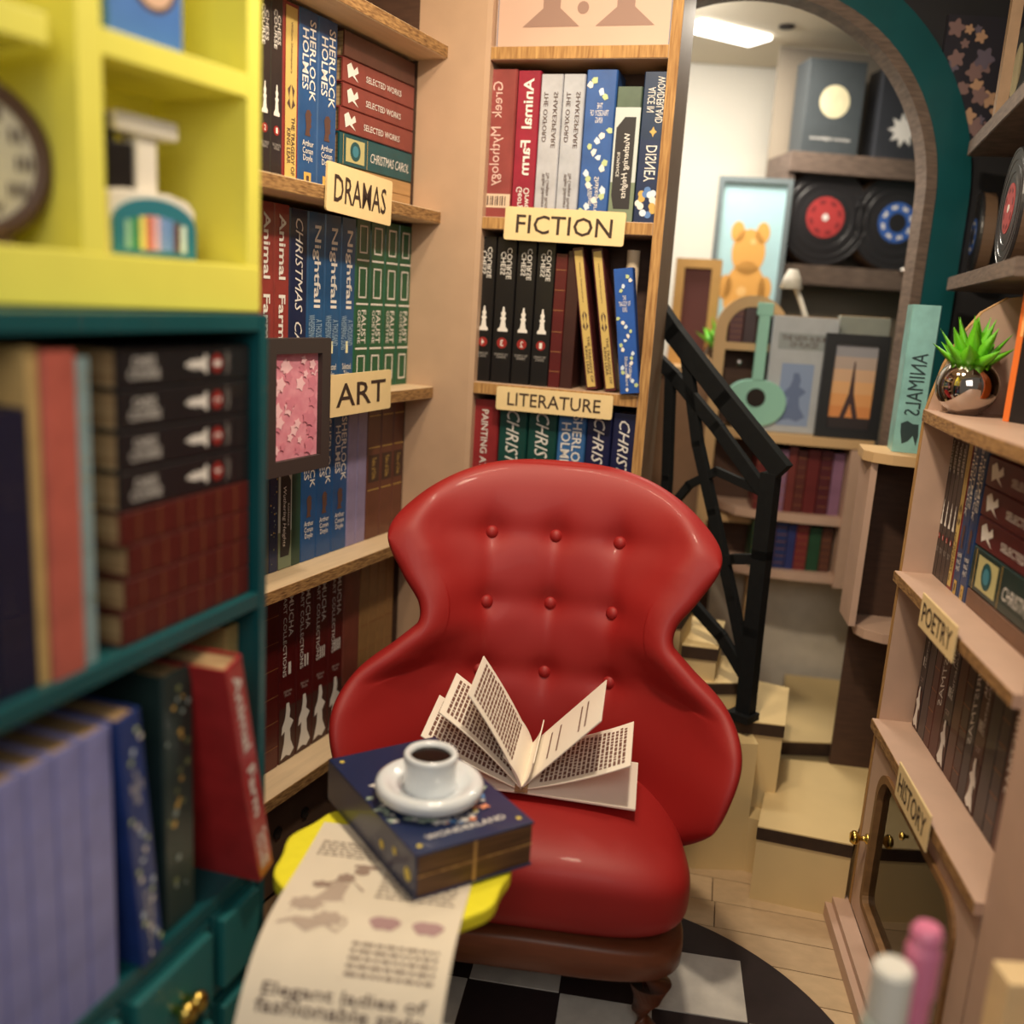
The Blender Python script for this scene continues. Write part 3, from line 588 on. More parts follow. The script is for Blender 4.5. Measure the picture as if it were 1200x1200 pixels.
# the top shelf bulges outwards towards the viewer
s = MB(); pts = [(-.001, -.004), (.1, -.012), (.25, -.02), (.4, -.02), (.62, -.012), (.62, RD-.01), (-.001, RD-.01)]
s.prism(pts, ztp-.022, ztp, 'z').build('shelf', PANELP, rc)
s = MB(); s.prism([(a, b-.0012) for a, b in pts[:5]]+[(a, b+.002) for a, b in reversed(pts[:5])], ztp-.021, ztp-.001, 'z').build('raw_edge', EDGE, rc)
for zq in RZ[1:]: cshelf(zq)
MB().box(0, .62, RD-.01, RD, 0, 1.27).build('back_panel', BROWNB, rc)
MB().box(.6, .95, 0, .02, 0, 1.036).build('front_panel', PANELP, rc)
MB().box(.6, .62, .02, RD, 0, 1.036).build('side_panel', PANELP, rc)
MB().box(-.03, .95, -.045, 0, 0, .03).box(-.03, .95, -.032, 0, .03, .045).build('plinth', PANELP, rc, bevel=.001)
# door with arched glass
dr = empty('door', (0, 0, 0)); dr.parent = rc
dm = MB(); x0, x1, z0, z1 = .004, .596, .048, .43
ix0, ix1, iz0, iz1 = .075, .53, .10, .39
hole = [(ix0, iz0+.02), (ix0, iz1-.06)]+[(ix0+.06-.06*cos(t), iz1-.06+.06*sin(t)) for t in [k*pi/12 for k in range(1, 7)]]+[(ix1-.06+.06*sin(t), iz1-.06+.06*cos(t)) for t in [k*pi/12 for k in range(0, 6)]]+[(ix1, iz1-.06), (ix1, iz0+.02)]+[(ix1-.02+.02*cos(t), iz0+.02-.02*sin(t)) for t in [k*pi/8 for k in range(1, 5)]]+[(ix0+.02-.02*sin(t), iz0+.02-.02*cos(t)) for t in [k*pi/8 for k in range(0, 4)]]
def ring(mb, inner, outerf, y0, y1):
    n = len(inner); outer = [outerf(p) for p in inner]
    vs = [(a, y0, b) for a, b in inner]+[(a, y0, b) for a, b in outer]+[(a, y1, b) for a, b in inner]+[(a, y1, b) for a, b in outer]; fs = []
    for i in range(n):
        j = (i+1) % n; fs += [(i, j, n+j, n+i), (2*n+i, 3*n+i, 3*n+j, 2*n+j), (i, 2*n+i, 2*n+j, j), (n+i, n+j, 3*n+j, 3*n+i)]
    return mb.add(vs, fs)
def torect(p):
    cx, cz = (ix0+ix1)/2, (iz0+iz1)/2; dx, dz = p[0]-cx, p[1]-cz
    if abs(dx)/((ix1-ix0)/2) > abs(dz)/((iz1-iz0)/2)*.98: k = (((x1-cx) if dx > 0 else (cx-x0)))/abs(dx)
    else: k = ((z1-cz) if dz > 0 else (cz-z0))/abs(dz)
    return (min(max(cx+dx*k, x0), x1), min(max(cz+dz*k, z0), z1))
ring(dm, hole, torect, .0, .012); dm.build('door_frame', PANELP, dr)
cx, cz = (ix0+ix1)/2, (iz0+iz1)/2
rm = MB(); ring(rm, [(cx+(a-cx)*.955, cz+(b-cz)*.93) for a, b in hole], lambda p: (cx+(p[0]-cx)*1.06, cz+(p[1]-cz)*1.09), -.006, .018); rm.build('inner_rim', mat('rim_brown', (140, 102, 62), .6, noise=.3, scale=40), dr, label='brown raised rim')
GL = bpy.data.materials.new('glass'); GL.use_nodes = True; nt = GL.node_tree; nt.nodes.clear()
o_ = nt.nodes.new('ShaderNodeOutputMaterial'); mx = nt.nodes.new('ShaderNodeMixShader'); tr = nt.nodes.new('ShaderNodeBsdfTransparent'); gs = nt.nodes.new('ShaderNodeBsdfGlossy'); fr = nt.nodes.new('ShaderNodeFresnel')
gs.inputs['Roughness'].default_value = .04; tr.inputs[0].default_value = (.9, .88, .84, 1); fr.inputs[0].default_value = 1.6
nt.links.new(fr.outputs[0], mx.inputs[0]); nt.links.new(tr.outputs[0], mx.inputs[1]); nt.links.new(gs.outputs[0], mx.inputs[2]); nt.links.new(mx.outputs[0], o_.inputs[0]); MATS['glass'] = GL
MB().box(ix0+.005, ix1-.005, .006, .008, iz0+.005, iz1-.005).build('glass_pane', GL, dr)
kx, kz = RF.hit(1005, 982, -.02)
KP = [(0, -.034), (.009, -.033), (.0135, -.028), (.0135, -.022), (.009, -.018), (.005, -.015), (.005, -.006), (.010, -.003), (.010, 0)]
MB().lathe(KP, (max(kx, .03), -.001, kz), 24, 'y').build('knob', BRASS, dr, smooth=True, label='brass knob')
kx, kz = RF.hit(1066, 981, .0); MB().lathe([(0, -.016), (.006, -.014), (.007, -.009), (.003, -.005), (.003, 0)], (kx, -.002, kz), 20, 'y').build('knob', BRASS, dr, smooth=True, label='small brass knob')  # reflection of the door knob in the glass, modelled as a solid knob
# books inside
H = RZ[0]-.024-RZ[1]; rx = lambda px, py: RF.x(px, py, ROFF)
y_ = 640
xs = rx(1092, y_); 
for i in range(5): book(RF, xs+i*.0225, xs+(i+1)*.0225, RZ[1]+.0005, H*.97, 'chess', (52, 42, 42), 'black chess book, %s of five above the POETRY sign' % ('furthest', 'second furthest', 'middle', 'fourth furthest', 'nearest')[i], y=ROFF, d=.12, n=5-i, flip=True, group='black chess books above the POETRY sign')
xs += 5*.0225
for wv, st, c, lab, g, n in ((.026, 'lear', (140, 40, 40), 'yellow book between black and blue spines above POETRY', None, 0), (.036, 'holmes', (26, 62, 112), 'blue detective book beside the yellow spine in the right cabinet', 'blue detective books in the right cabinet', 1), (.036, 'holmes', (26, 62, 112), 'blue detective book touching the lying stack in the right cabinet', 'blue detective books in the right cabinet', 2)):
    book(RF, xs, xs+wv, RZ[1]+.0005, H*.97, st, c, lab, y=ROFF, d=.12, n=n, group=g, flip=True); xs += wv+.0005
zz = RZ[1]+.0005; xe2 = .588
for h_, st, c, lab, k in ((.03, 'plain', (110, 70, 44), 'brown book lying lowest in the right cabinet stack', 0), (.075, 'tealbig', (20, 52, 50), 'dark green book with square label lying in the right cabinet', 0), (.05, 'figure', (96, 34, 38), 'lowest dark red book lying in the right cabinet stack', 0), (.05, 'figure', (96, 34, 38), 'middle dark red book lying in the right cabinet stack', 0), (.05, 'figure', (96, 34, 38), 'top dark red book lying in the right cabinet stack', 0)):
    if zz+h_ < RZ[0]-.022: book(RF, xs+.005, xe2-.03, zz, h_-.0006, st, c, lab, y=ROFF, d=.12, lying=True); zz += h_
H = RZ[1]-.022-RZ[2]; xs = .012; i = 0; rr = random.Random(4)
pal = [(60, 52, 56), (70, 60, 62), (84, 40, 36), (78, 30, 28), (52, 36, 44), (86, 46, 36), (60, 26, 26), (46, 40, 50), (74, 34, 30)]
nm = ['charcoal', 'dark grey', 'russet', 'dark maroon', 'plum black', 'brown red', 'oxblood', 'slate', 'deep red']
ordn = ['at the far end', 'second from the far end', 'third from the far end', 'fourth from the far end', 'fifth from the far end', 'sixth from the far end', 'seventh from the far end', 'eighth from the far end', 'ninth from the far end', 'tenth from the far end', 'eleventh from the far end', 'twelfth from the far end', 'thirteenth from the far end', 'fourteenth from the far end', 'fifteenth from the far end', 'sixteenth from the far end']
while xs < .56:
    wv = rr.uniform(.032, .046); k = i % 9
    book(RF, xs, xs+wv, RZ[2]+.0005, H*rr.uniform(.9, .97), ['mucha', 'plain', 'bands', 'script'][i % 4], pal[k], '%s book %s on the HISTORY shelf below POETRY' % (nm[k], ordn[i]), y=ROFF+.004, d=.12, n=(i//4) % 4+1, flip=True); xs += wv+.0005; i += 1
def rsign(px0, px1, py, txt, label, hgt, zc):
    y = -.018; x0 = RF.x(px0, py[0], y); x1 = RF.x(px1, py[1], y)
    W = abs(x1-x0); pts = [(-W/2, -hgt/2), (W/2, -hgt/2), (W/2, hgt/2), (-W/2, hgt/2)]
    o = MB().prism(pts, -.003, 0, 'y').build('shelf_sign', SIGNM, bevel=.001)
    D = Deco(y=-.003-E); D.h('lettering', SIGNT, txt, 0, 0, W*.84, hgt*.58, .006, 0); D.done(o)
    o.rotation_euler = (0, 0, RF.rz); o.location = RF.P((x0+x1)/2, y, zc); tag(o, label, 'sign', 'wooden shelf signs')
rsign(1079, 1120, (725, 760), 'POETRY', 'cream wooden sign lettered POETRY on the right cabinet', .058, .742)
rsign(1052, 1090, (920, 975), 'HISTORY', 'cream wooden sign lettered HISTORY on the right cabinet', .062, .442)
# succulent in chrome pot
pp_ = RF.P(RF.x(1128, 480, .09), .09, ztp)
g = atY(1127, 450, 1.5)
pr = .052
# stand it on the cabinet top where the photograph's ray through its base meets that board
q = atZ(1128, 482, ztp); qx, qy = tol(RF, q)
POTP = RF.P(.055, .046, 0)
pot = empty('potted_succulent', (POTP.x, POTP.y, ztp+.0005)); tag(pot, 'bright green succulent in a round dark chrome pot on the right cabinet', 'plant')
prof = [(0, 0), (pr*.45, 0)]+[(pr*cos(t), pr*.93+pr*sin(t)*.95) for t in [radians(a) for a in range(-60, 56, 8)]]+[(pr*.55, pr*1.66), (pr*.5, pr*1.6), (0, pr*1.55)]
MB().lathe(prof, n=40).build('pot', CHROME, pot, smooth=True, label='mirror-like dark chrome pot')
LEAF = mat('leaf_green', (112, 206, 36), .4, noise=.25, scale=18, coat=.1)
LFM = MB(); 
def leafm(L, w):
    m = MB(); n = 9; vs = []
    for i in range(n+1):
        t = i/n; ww = w*(.62+2.0*t)*(1-t)**1.2; ww = max(ww, .0004)
        ww = max(ww, .0003); vs += [(-ww, ww*.25, L*t), (0, .10*ww, L*t), (ww, ww*.25, L*t), (0, -.32*ww, L*t)]
    fs = [(i*4+k, i*4+(k+1) % 4, (i+1)*4+(k+1) % 4, (i+1)*4+k) for i in range(n) for k in range(4)]
    return m.add(vs, fs).mesh('leaf', LEAF, smooth=True)
lm = [leafm(.082, .021), leafm(.068, .022), leafm(.092, .018)]
rr = random.Random(2)
for ringn, (cnt, tl, k, r0) in enumerate(((9, 52, 1, .012), (8, 32, 0, .009), (6, 14, 2, .006), (1, 2, 2, 0))):
    for j in range(cnt):
        a = 2*pi*(j+.5*ringn)/cnt+rr.uniform(-.12, .12)
        o = bpy.data.objects.new('leaf', lm[k]); COL.objects.link(o); o.parent = pot
        o.location = (r0*cos(a), r0*sin(a), pr*1.5); o.rotation_euler = (radians(tl+rr.uniform(-5, 5)), 0, a+pi/2)
# orange and black block beside the plant
q1 = atZ(1178, 494, ztp); bx, by = tol(RF, q1)
blk = empty('boxed_book', RF.P(bx, by, ztp+.0005), (0, 0, RF.rz+radians(30))); tag(blk, 'black box with an orange and cream edge beside the chrome pot', 'box')
OW = .17; OH = .225
MB().box(.006, OW, .0, .045, 0, OH).build('cover', mat('box_black', (30, 26, 28), .45, noise=.1), blk, bevel=.001)
om = mat('orange_edge', (236, 120, 50), .5, noise=.12, scale=10)
MB().box(0, .006, 0, .045, 0, OH*.62).build('orange_strip', om, blk, label='orange lower edge'); MB().box(0, .006, 0, .045, OH*.62, OH).build('cream_strip', mat('creamstrip', (240, 176, 110), .5), blk, label='cream orange upper edge')
MB().box(-.006, .0, .0, .030, 0, OH).build('front_strip', om, blk)
D = Deco(); D.rect('cover_frame', mat('creamstrip', (240, 176, 110)), .006, OW, OH-.02, OH, 0); D.h('title', INK, 'THE NOVEL', .06, OH-.01, .07, .008, .01); D.done(blk)
# ================================================================== RECORD SHELVES right
def record(loc, rz, r, lab, cat='record', group=None, depth=.03, label_text=''):
    t = empty('vinyl_record', loc, (0, 0, rz)); tag(t, label_text, cat, group)
    MB().lathe([(0, depth), (r, depth), (r, .004), (r*.985, 0), (r*.95, 0), (r*.94, .001), (r*.88, .001), (r*.87, 0), (r*.8, 0), (r*.79, .001), (r*.72, .001), (r*.71, 0), (r*.6, 0), (r*.59, .001), (r*.5, 0), (0, 0)], (0, 0, r), 48, 'y').build('disc', mat('vinyl_black', (44, 42, 44), .35, coat=.2), t)
    MB().lathe([(r*.955, depth*.999+.001), (r*1.004, depth+.001), (r*1.004, .006)], (0, 0, r), 48, 'y').build('wooden_rim', mat('rim2', (108, 84, 64), .6), t)
    c = {'red': (178, 62, 62), 'blue': (60, 100, 178)}[lab]
    MB().lathe([(0, -.0008), (r*.42, -.0008), (r*.42, 0)], (0, 0, r), 36, 'y').build('centre_label', col(c), t, label='%s centre label' % lab)
    MB().lathe([(0, -.0016), (r*(.07 if lab == 'red' else .2), -.0016), (r*(.07 if lab == 'red' else .2), 0)], (0, 0, r), 24, 'y').build('spindle_hole', WPR if lab == 'red' else MATS['vinyl_black'], t)
    D = Deco(y=-.0014)
    for k in range(8):
        a = k*pi/4+.3; D.poly('label_print', WPR if lab == 'blue' else mat('c_darkred', (120, 40, 44)), [(r*.34*cos(a+t_)*s_, r+r*.34*sin(a+t_)*s_) for t_, s_ in ((-.2, .85), (.2, .85), (.2, 1.05), (-.2, 1.05))])
    D.done(t); return t
RF2 = Fr((RF.P(-.05, .08, 0).x, RF.P(-.05, .08, 0).y), 16, flip=True)
rs = empty('record_shelf', RF2.P(0, 0, 0), (0, 0, RF2.rz)); tag(rs, 'dark grey wooden wall shelves with records at the upper right', 'shelf')
sx1, sz1 = RF2.hit(1136, 170); sx2, sz2 = RF2.hit(1112, 325)
shelfboard(rs, sx1, sx1+.75, 0, .2, sz1+.008, .032, GREYW, GREYW); shelfboard(rs, sx2, sx2+.75, 0, .2, sz2, .030, GREYW, GREYW)
MB().box(sx2-.01, sx2+.75, .2, .212, 1.15, 2.08).build('back_panel', mat('dkgrey', (70, 62, 60), .7), rs)
pxp = RF2.x(1176, 60, 0)
MB().box(pxp-.014, pxp+.016, .0, .02, sz1+.008, 2.08).build('post', mat('post_wood', (158, 128, 98), .6, noise=.15), rs)
for px, lab, r, y in ((1146, 'blue', .098, .05), (1183, 'red', .108, .035)):
    x = RF2.x(px, 240, y); record(RF2.P(x, y, sz2+.001), RF2.rz, r, lab, group=None, label_text={'blue': 'black record with blue label on the upper right wall shelf', 'red': 'black record with red label nearest on the upper right wall shelf'}[lab])
x = RF2.x(1186, 60, .05)
bx3 = empty('record_box', RF2.P(x, .05, sz1+.0085), (0, 0, RF2.rz)); tag(bx3, 'dark box with cream moon disc at the upper right corner', 'box')
def moonbox(t, W, H, dp):
    MB().box(0, W, 0, dp, 0, H).build('case', mat('slate_box', (66, 72, 76), .5, noise=.1), t, bevel=.002)
    D = Deco(); D.disc('moon_disc', mat('moon', (216, 206, 170), .6, noise=.12, scale=40), W*.5, H*.56, min(W*.26, H*.26), 0, 28); D.h('caption', WPR, 'moonlight sonatas', W*.5, H*.16, W*.7, H*.045, 0); D.done(t)
moonbox(bx3, .2, .2, .08)
# ================================================================== ARCH WALL
AY = 2.34; AF = Fr(atY(875, 220, AY), 90)
ax, az = AF.hit(872, 222); axr = AF.x(1090, 222)-ax; apz = AF.hit(880, 6)[1]
ri = (axr+apz-az)/2+.030; ro = ri+.082
def archring(mb, r0, r1, y0, y1, zbot):
    ip = [(ax+r0*cos(t), az+r0*sin(t)) for t in [k*pi/40 for k in range(41)]]; op = [(ax+r1*cos(t), az+r1*sin(t)) for t in [k*pi/40 for k in range(41)]]
    ip = [(ax+r0, zbot)]+ip+[(ax-r0, zbot)]; op = [(ax+r1, zbot)]+op+[(ax-r1, zbot)]; n = len(ip)
    vs = [(a, y0, b) for a, b in ip]+[(a, y0, b) for a, b in op]+[(a, y1, b) for a, b in ip]+[(a, y1, b) for a, b in op]; fs = []
    for i in range(n-1): fs += [(i, i+1, n+i+1, n+i), (2*n+i, 3*n+i, 3*n+i+1, 2*n+i+1), (i, 2*n+i, 2*n+i+1, i+1), (n+i, n+i+1, 3*n+i+1, 3*n+i)]
    fs += [(0, n, 3*n, 2*n), (n-1, 3*n-1, 4*n-1, 2*n-1)]
    return mb.add(vs, fs)
aw = empty('trim_1', AF.P(0, 0, 0), (0, 0, AF.rz)); aw['kind'] = 'structure'
archring(MB(), ri+.002, ro, 0, .04, .9).build('arch_band', TEAL, aw)
archring(MB(), ri-.022, ri+.003, -.003, .06, .9).build('inner_lining', GREYW, aw, label='grey brown inner lining')
# wall piece around the arch
wm = MB(); n = 41; W0, W1 = -.75, 1.2-AF.o.x
def wallpiece(y0, y1):
    inn = [(ax+(ro-.01)*cos(k*pi/40), az+(ro-.01)*sin(k*pi/40)) for k in range(41)]; m = MB()
    for i in range(40):
        (a, b), (c, d) = inn[i], inn[i+1]; m.box(c, a, y0, y1, max(min(b, d), 0), 2.12)
    m.box(ax+ro-.01, 1.12, y0, y1, 0, 2.12); m.box(-.2, ax-ro+.01, y0, y1, 0, 2.12); return m
dk = MB(); inn = [(ax+(ro-.012)*cos(k*pi/40), az+(ro-.012)*sin(k*pi/40)) for k in range(41)]
pts = [(1.35-AF.o.x, .0), (1.35-AF.o.x, 2.1), (-.25-AF.o.x, 2.1), (-.25-AF.o.x, 0), (inn[-1][0], 0)]+inn[::-1]+[(inn[0][0], 0)]
dk.prism(pts, .02, .045, 'y'); 
awl = dk.build('wall_middle', mat('charcoal_wall', (44, 44, 48), .6, noise=.2, scale=12), loc=AF.P(0, 0, 0), rot=(0, 0, AF.rz)); struct(awl)
# golden blossom picture on the dark wall
fp = empty('blossom_panel', AF.P(*[AF.x(1128, 120, -.012), -.012, 0][:2], 0)); 
fpx, fpz = AF.hit(1130, 105, -.016)
fp.location = AF.P(fpx, .006, fpz); tag(fp, 'dark panel with golden brown blossoms beside the teal arch', 'picture')
MB().box(-.05, .14, 0, .012, -.11, .16).build('board', mat('dkboard', (46, 44, 54), .5), fp)
D = Deco(); rr = random.Random(8)
for i in range(40):
    x, z, s = rr.uniform(-.035, .12), rr.uniform(-.09, .14), rr.uniform(.008, .02)
    D.poly('painted_blossoms', [mat('c_g1', (196, 156, 126)), mat('c_g2', (140, 112, 110)), mat('c_g3', (110, 100, 116))][i % 3], [(x+s*(1+.25*cos(5*t+i))*cos(t), z+s*(1+.25*cos(5*t+i))*sin(t)) for t in [k*2*pi/30 for k in range(30)]], .00004*i)
D.done(fp)
# ================================================================== BACK ROOM
strip = MB().box(-.13, .13, -.05, .05, -.012, 0).build('ceiling_light', mat('lit_strip', (255, 250, 240), .5, emit=6), loc=(atZ(852, 36, 2.03).x, atZ(852, 36, 2.03).y, 2.0295)); strip.rotation_euler = (0, 0, .5)
tag(strip, 'bright rectangular ceiling light seen through the teal arch', 'lamp')
hole_ = MB().lathe([(0, 0), (.022, 0), (.022, .006), (0, .006)], n=24).build('ceiling_hole', mat('c_hole', (34, 24, 20)), loc=(atZ(922, 30, 2.03).x, atZ(922, 30, 2.03).y, 2.0235)); tag(hole_, 'small dark disc drawn as a hole in the ceiling beyond the arch', 'cap')  # dark disc drawn for a hole, no opening is cut
# mirror image of the right-hand record shelf, modelled as a solid shelf
BY = 3.0; QF = Fr(atY(925, 200, BY), 84)
qs = empty('record_shelf', QF.P(0, 0, 0), (0, 0, QF.rz)); tag(qs, 'grey wooden record shelf modelled for the mirror image in the teal arch', 'shelf')
q1z = QF.hit(1000, 182)[1]; q2z = QF.hit(1000, 314)[1]
qx1 = .66
shelfboard(qs, 0, qx1, 0, .2, q1z, .058, GREYW, GREYW); shelfboard(qs, 0, qx1, 0, .2, q2z, .058, GREYW, GREYW)
MB().box(-.002, .022, .01, .2, 0, q1z-.06).build('post', GREYW, qs)
MB().box(.0, qx1, .2, .21, 0, 2.025).build('back_panel', mat('greige', (150, 138, 122), .7), qs)
for px, lab, y in ((967, 'red', .02), (1052, 'blue', .02)):
    x = QF.x(px, 255, y); record(QF.P(x, y, q2z+.001), QF.rz, .142, lab, label_text='black record with %s label on the mirror-image shelf in the arch' % lab, depth=.07)
x = QF.x(944, 120, .02); x2 = QF.x(1012, 120, .02); h_ = QF.hit(980, 70, .02)[1]-q1z
mb_ = empty('record_box', QF.P(x, .02, q1z+.001), (0, 0, QF.rz)); tag(mb_, 'grey box with cream moon disc on the mirror-image shelf in the arch', 'box'); moonbox(mb_, x2-x, h_, .1)
x = QF.x(1032, 120, .02); x2 = QF.x(1095, 120, .02)
mb_ = empty('record_box', QF.P(x, .02, q1z+.001), (0, 0, QF.rz)); tag(mb_, 'dark grey box with white starburst beside the moon disc box', 'box')
MB().box(0, x2-x, 0, .1, 0, h_*.97).build('case', mat('slate_box2', (52, 54, 60), .5), mb_, bevel=.002)
D = Deco(); c = (x2-x)*.5; D.poly('starburst', WPR, [(c+.05*(1 if k % 2 else .6)*cos(k*pi/9), h_*.32+.05*(1 if k % 2 else .55)*sin(k*pi/9)) for k in range(18)]); D.done(mb_)
x = QF.x(1060, 305, -.0); MB().lathe([(0, -.012), (.010, -.01), (.013, 0), (0, 0.001)], (x, -.002, q2z-.0), 18, 'y').build('shelf_bead', CHROME, qs, smooth=True)
# bear-shaped balloon poster
def bear(D, W, H, b):
    o = mat('c_or', (224, 166, 84)); o2 = mat('c_or2', (236, 190, 120))
    for x, z, rx, rz in ((0, .62, .27, .13), (-.2, .73, .11, .06), (.2, .73, .11, .06), (0, .38, .34, .19), (-.32, .42, .11, .07), (.32, .42, .11, .07), (-.2, .2, .15, .09), (.2, .2, .15, .09)):
        D.poly('painted_bear', o, [(x*W+rx*W*cos(t), b+z*H+rz*H*sin(t)) for t in [k*2*pi/20 for k in range(20)]], .0001)
    for x, z, r in ((-.05, .4, .08), (.06, .68, .05)): D.disc('painted_bear', o2, x*W, b+z*H, r*W, .0004)
    D.poly('painted_base', mat('c_navy2', (70, 88, 140)), [(-.2*W, b), (.2*W, b), (.08*W, b+.14*H), (-.08*W, b+.14*H)], .00015)
py_ = 2.78; pa = atY(845, 340, py_); pb = atY(928, 340, py_); ph = atY(885, 208, py_).z-atY(885, 345, py_).z
# low curved bookcase beyond the railing
KF = Fr(atY(1000, 500, 2.46), 96)
kt = KF.hit(950, 512)[1]
kb = empty('bookcase', KF.P(0, 0, 0), (0, 0, KF.rz)); tag(kb, 'low pinkish bookcase behind the black railing with picture on top', 'bookcase')
kx0 = KF.x(862, 500); kx1 = KF.x(1028, 530); kxm = KF.x(985, 620)
curve = [(kx0-.06, .22), (kx0-.03, .10), (kx0+.03, .04), (kx0+.1, .01), (kx0+.2, -.004), (kxm, -.004), (kx1-.01, .0), (kx1-.004, .22)]
MB().prism(curve, kt-.024, kt, 'z').build('top_board', KRAFT, kb, bevel=.001)
kz2 = KF.hit(930, 604)[1]; kz3 = KF.hit(930, 672)[1]
for zz in (kz2, kz3): MB().prism([(max(a, kx0) if b < .2 else a, b+.012) for a, b in curve[1:6]]+[(kxm, .2), (kx0-.03, .2)], zz-.022, zz, 'z').build('shelf', PANELP, kb)
MB().box(kxm, kx1-.012, .0, .22, kz3-.03, kt-.024).build('side_panel', PANELP, kb)
MB().box(kx0-.03, kxm, .2, .21, kz3-.03, kt-.024).build('back_panel', BROWNB, kb)
MB().box(kx0+.0, kx1+.08, .18, .22, 0.0, kz3-.03).build('base_panel', mat('basepanel', (216, 206, 190), .6, noise=.1), kb)
def fill(F, x0, x1, z0, H, y, pal, names, where, seed, wr=(.022, .034)):
    rr = random.Random(seed); x = x0; i = 0
    while x < x1-.02:
        wv = min(rr.uniform(*wr), x1-x); c, nme = pal[i % len(pal)], names[i % len(pal)]
        book(F, x, x+wv, z0, H*rr.uniform(.9, .98), 'plain' if i % 2 else 'bands', c, '%s book, %s on %s' % (nme, ['leftmost', 'second from left', 'third from left', 'fourth from left', 'fifth from left', 'sixth from left', 'seventh from left', 'eighth from left', 'ninth from left', 'tenth from left', 'eleventh from left', 'twelfth from left', 'thirteenth from left'][i], where), y=y, d=.1); x += wv+.0004; i += 1
fill(KF, KF.x(885, 560, .04), kxm-.002, kz2+.0005, kt-.028-kz2, .04, [(110, 40, 40), (90, 36, 44), (150, 110, 140), (120, 52, 48), (96, 44, 40)], ['dark red', 'wine red', 'mauve', 'brick red', 'rust brown'], 'the upper tier behind the railing', 3)
fill(KF, KF.x(880, 640, .04), kxm-.002, kz3+.0005, kz2-.026-kz3, .04, [(40, 80, 56), (96, 60, 50), (40, 56, 110), (48, 60, 120), (130, 50, 50)], ['green', 'brown', 'navy', 'blue', 'red'], 'the lower tier behind the railing', 5)
# on top of it
def tower(D, W, H, b):
    for k in range(6): D.rect('painted_sky', [mat('sk%d' % k, c) for k, c in enumerate([(226, 150, 90), (232, 166, 106), (232, 180, 128), (216, 178, 146), (186, 168, 158), (156, 156, 164)])][k], -W/2, W/2, b+H*(.12+.147*k), b+H*(.12+.147*(k+1)))
    D.rect('painted_ground', mat('c_gr', (52, 44, 46)), -W/2, W/2, b, b+H*.13, .0002)
    D.poly('painted_tower', mat('c_tw', (70, 50, 52)), [(-.22*W, b+.12*H), (-.1*W, b+.12*H), (0, b+.3*H), (.1*W, b+.12*H), (.22*W, b+.12*H), (.06*W, b+.42*H), (.015*W, b+.8*H), (-.015*W, b+.8*H), (-.06*W, b+.42*H)], .0004)
fw = KF.x(1037, 450, .02)-KF.x(962, 450, .02); fh = KF.hit(1000, 392, .02)[1]-kt
picture('framed_picture', KF.P((KF.x(962, 450, .02)+KF.x(1037, 450, .02))/2, .015, kt+.0005), (0, 0, KF.rz), fw, fh, .026, mat('blackframe', (36, 38, 42), .5), col((200, 160, 120)), 'black framed picture of an iron tower at sunset behind the railing', .02, tower)
def block(name, F, px0, px1, pyt, y, dp, m, zbase, label, cat, bev=.002, rz=0):
    x0, x1 = F.x(px0, pyt, y), F.x(px1, pyt, y); h = F.hit((px0+px1)/2, pyt, y)[1]-zbase
    t = empty(name, F.P((x0+x1)/2, y, zbase+.0005), (0, 0, F.rz+rz)); tag(t, label, cat); W = (x1-x0)
    return t, W, h
t, W, h = block('book', KF, 908, 985, 372, .06, .04, None, kt, 'upright pale grey album with blue print behind the tower picture', 'book')
MB().box(-W/2, W/2, 0, .03, 0, h).build('cover', mat('albumgrey', (184, 190, 196), .5, noise=.1), t, bevel=.001)
MB().box(-W/2+.003, W/2-.003, .003, .027, h, h+.002).build('pages', PAGES, t)
D = Deco(); D.rect('cover_band', col((150, 158, 160)), -W*.4, W*.45, h*.72, h*.86); D.h('title', INK, 'THE NEW ALBUM\nOF PLACES', .0, h*.79, W*.7, h*.1, .004); D.rect('cover_band', mat('c_pblue', (140, 160, 196)), -W*.3, W*.2, h*.06, h*.6, .0); D.poly('cover_figure', mat('c_figb', (104, 122, 160)), [(a*W*.4-.01, h*.1+b*h*.42) for a, b in LADY], .0005); D.done(t)
t, W, h = block('book', KF, 985, 1045, 372, .10, .04, None, kt, 'tall grey green board standing behind the tower picture', 'book')
MB().box(-W/2, W/2, 0, .03, 0, h).build('cover', mat('gboard', (150, 156, 148), .6, noise=.1), t, bevel=.001); MB().box(-W/2+.003, W/2-.003, .003, .027, h, h+.002).build('pages', PAGES, t)
t, W, h = block('toy_guitar', KF, 872, 925, 355, .05, .02, None, kt, 'mint green toy guitar standing beside the pale grey album', 'guitar')
MINT = mat('mint', (150, 206, 188), .5)
gp = []; 
for k in range(28):
    a = 2*pi*k/28; r = h*.22*(1+.16*cos(2*a)-.06*sin(a)); gp.append((r*1.0*cos(a)*.95, h*.23+r*sin(a)))
MB().prism(gp, 0, .022, 'y').build('body', MINT, t, bevel=.002); MB().box(-.014, .014, -.003, .014, h*.4, h*.9).build('neck', MINT, t, bevel=.001); MB().box(-.02, .02, -.003, .014, h*.9, h).build('headstock', MINT, t, bevel=.002)
D = Deco(); D.disc('sound_hole', mat('c_hole', (34, 24, 20)), 0, h*.26, h*.075, .0002, 22); D.done(t)
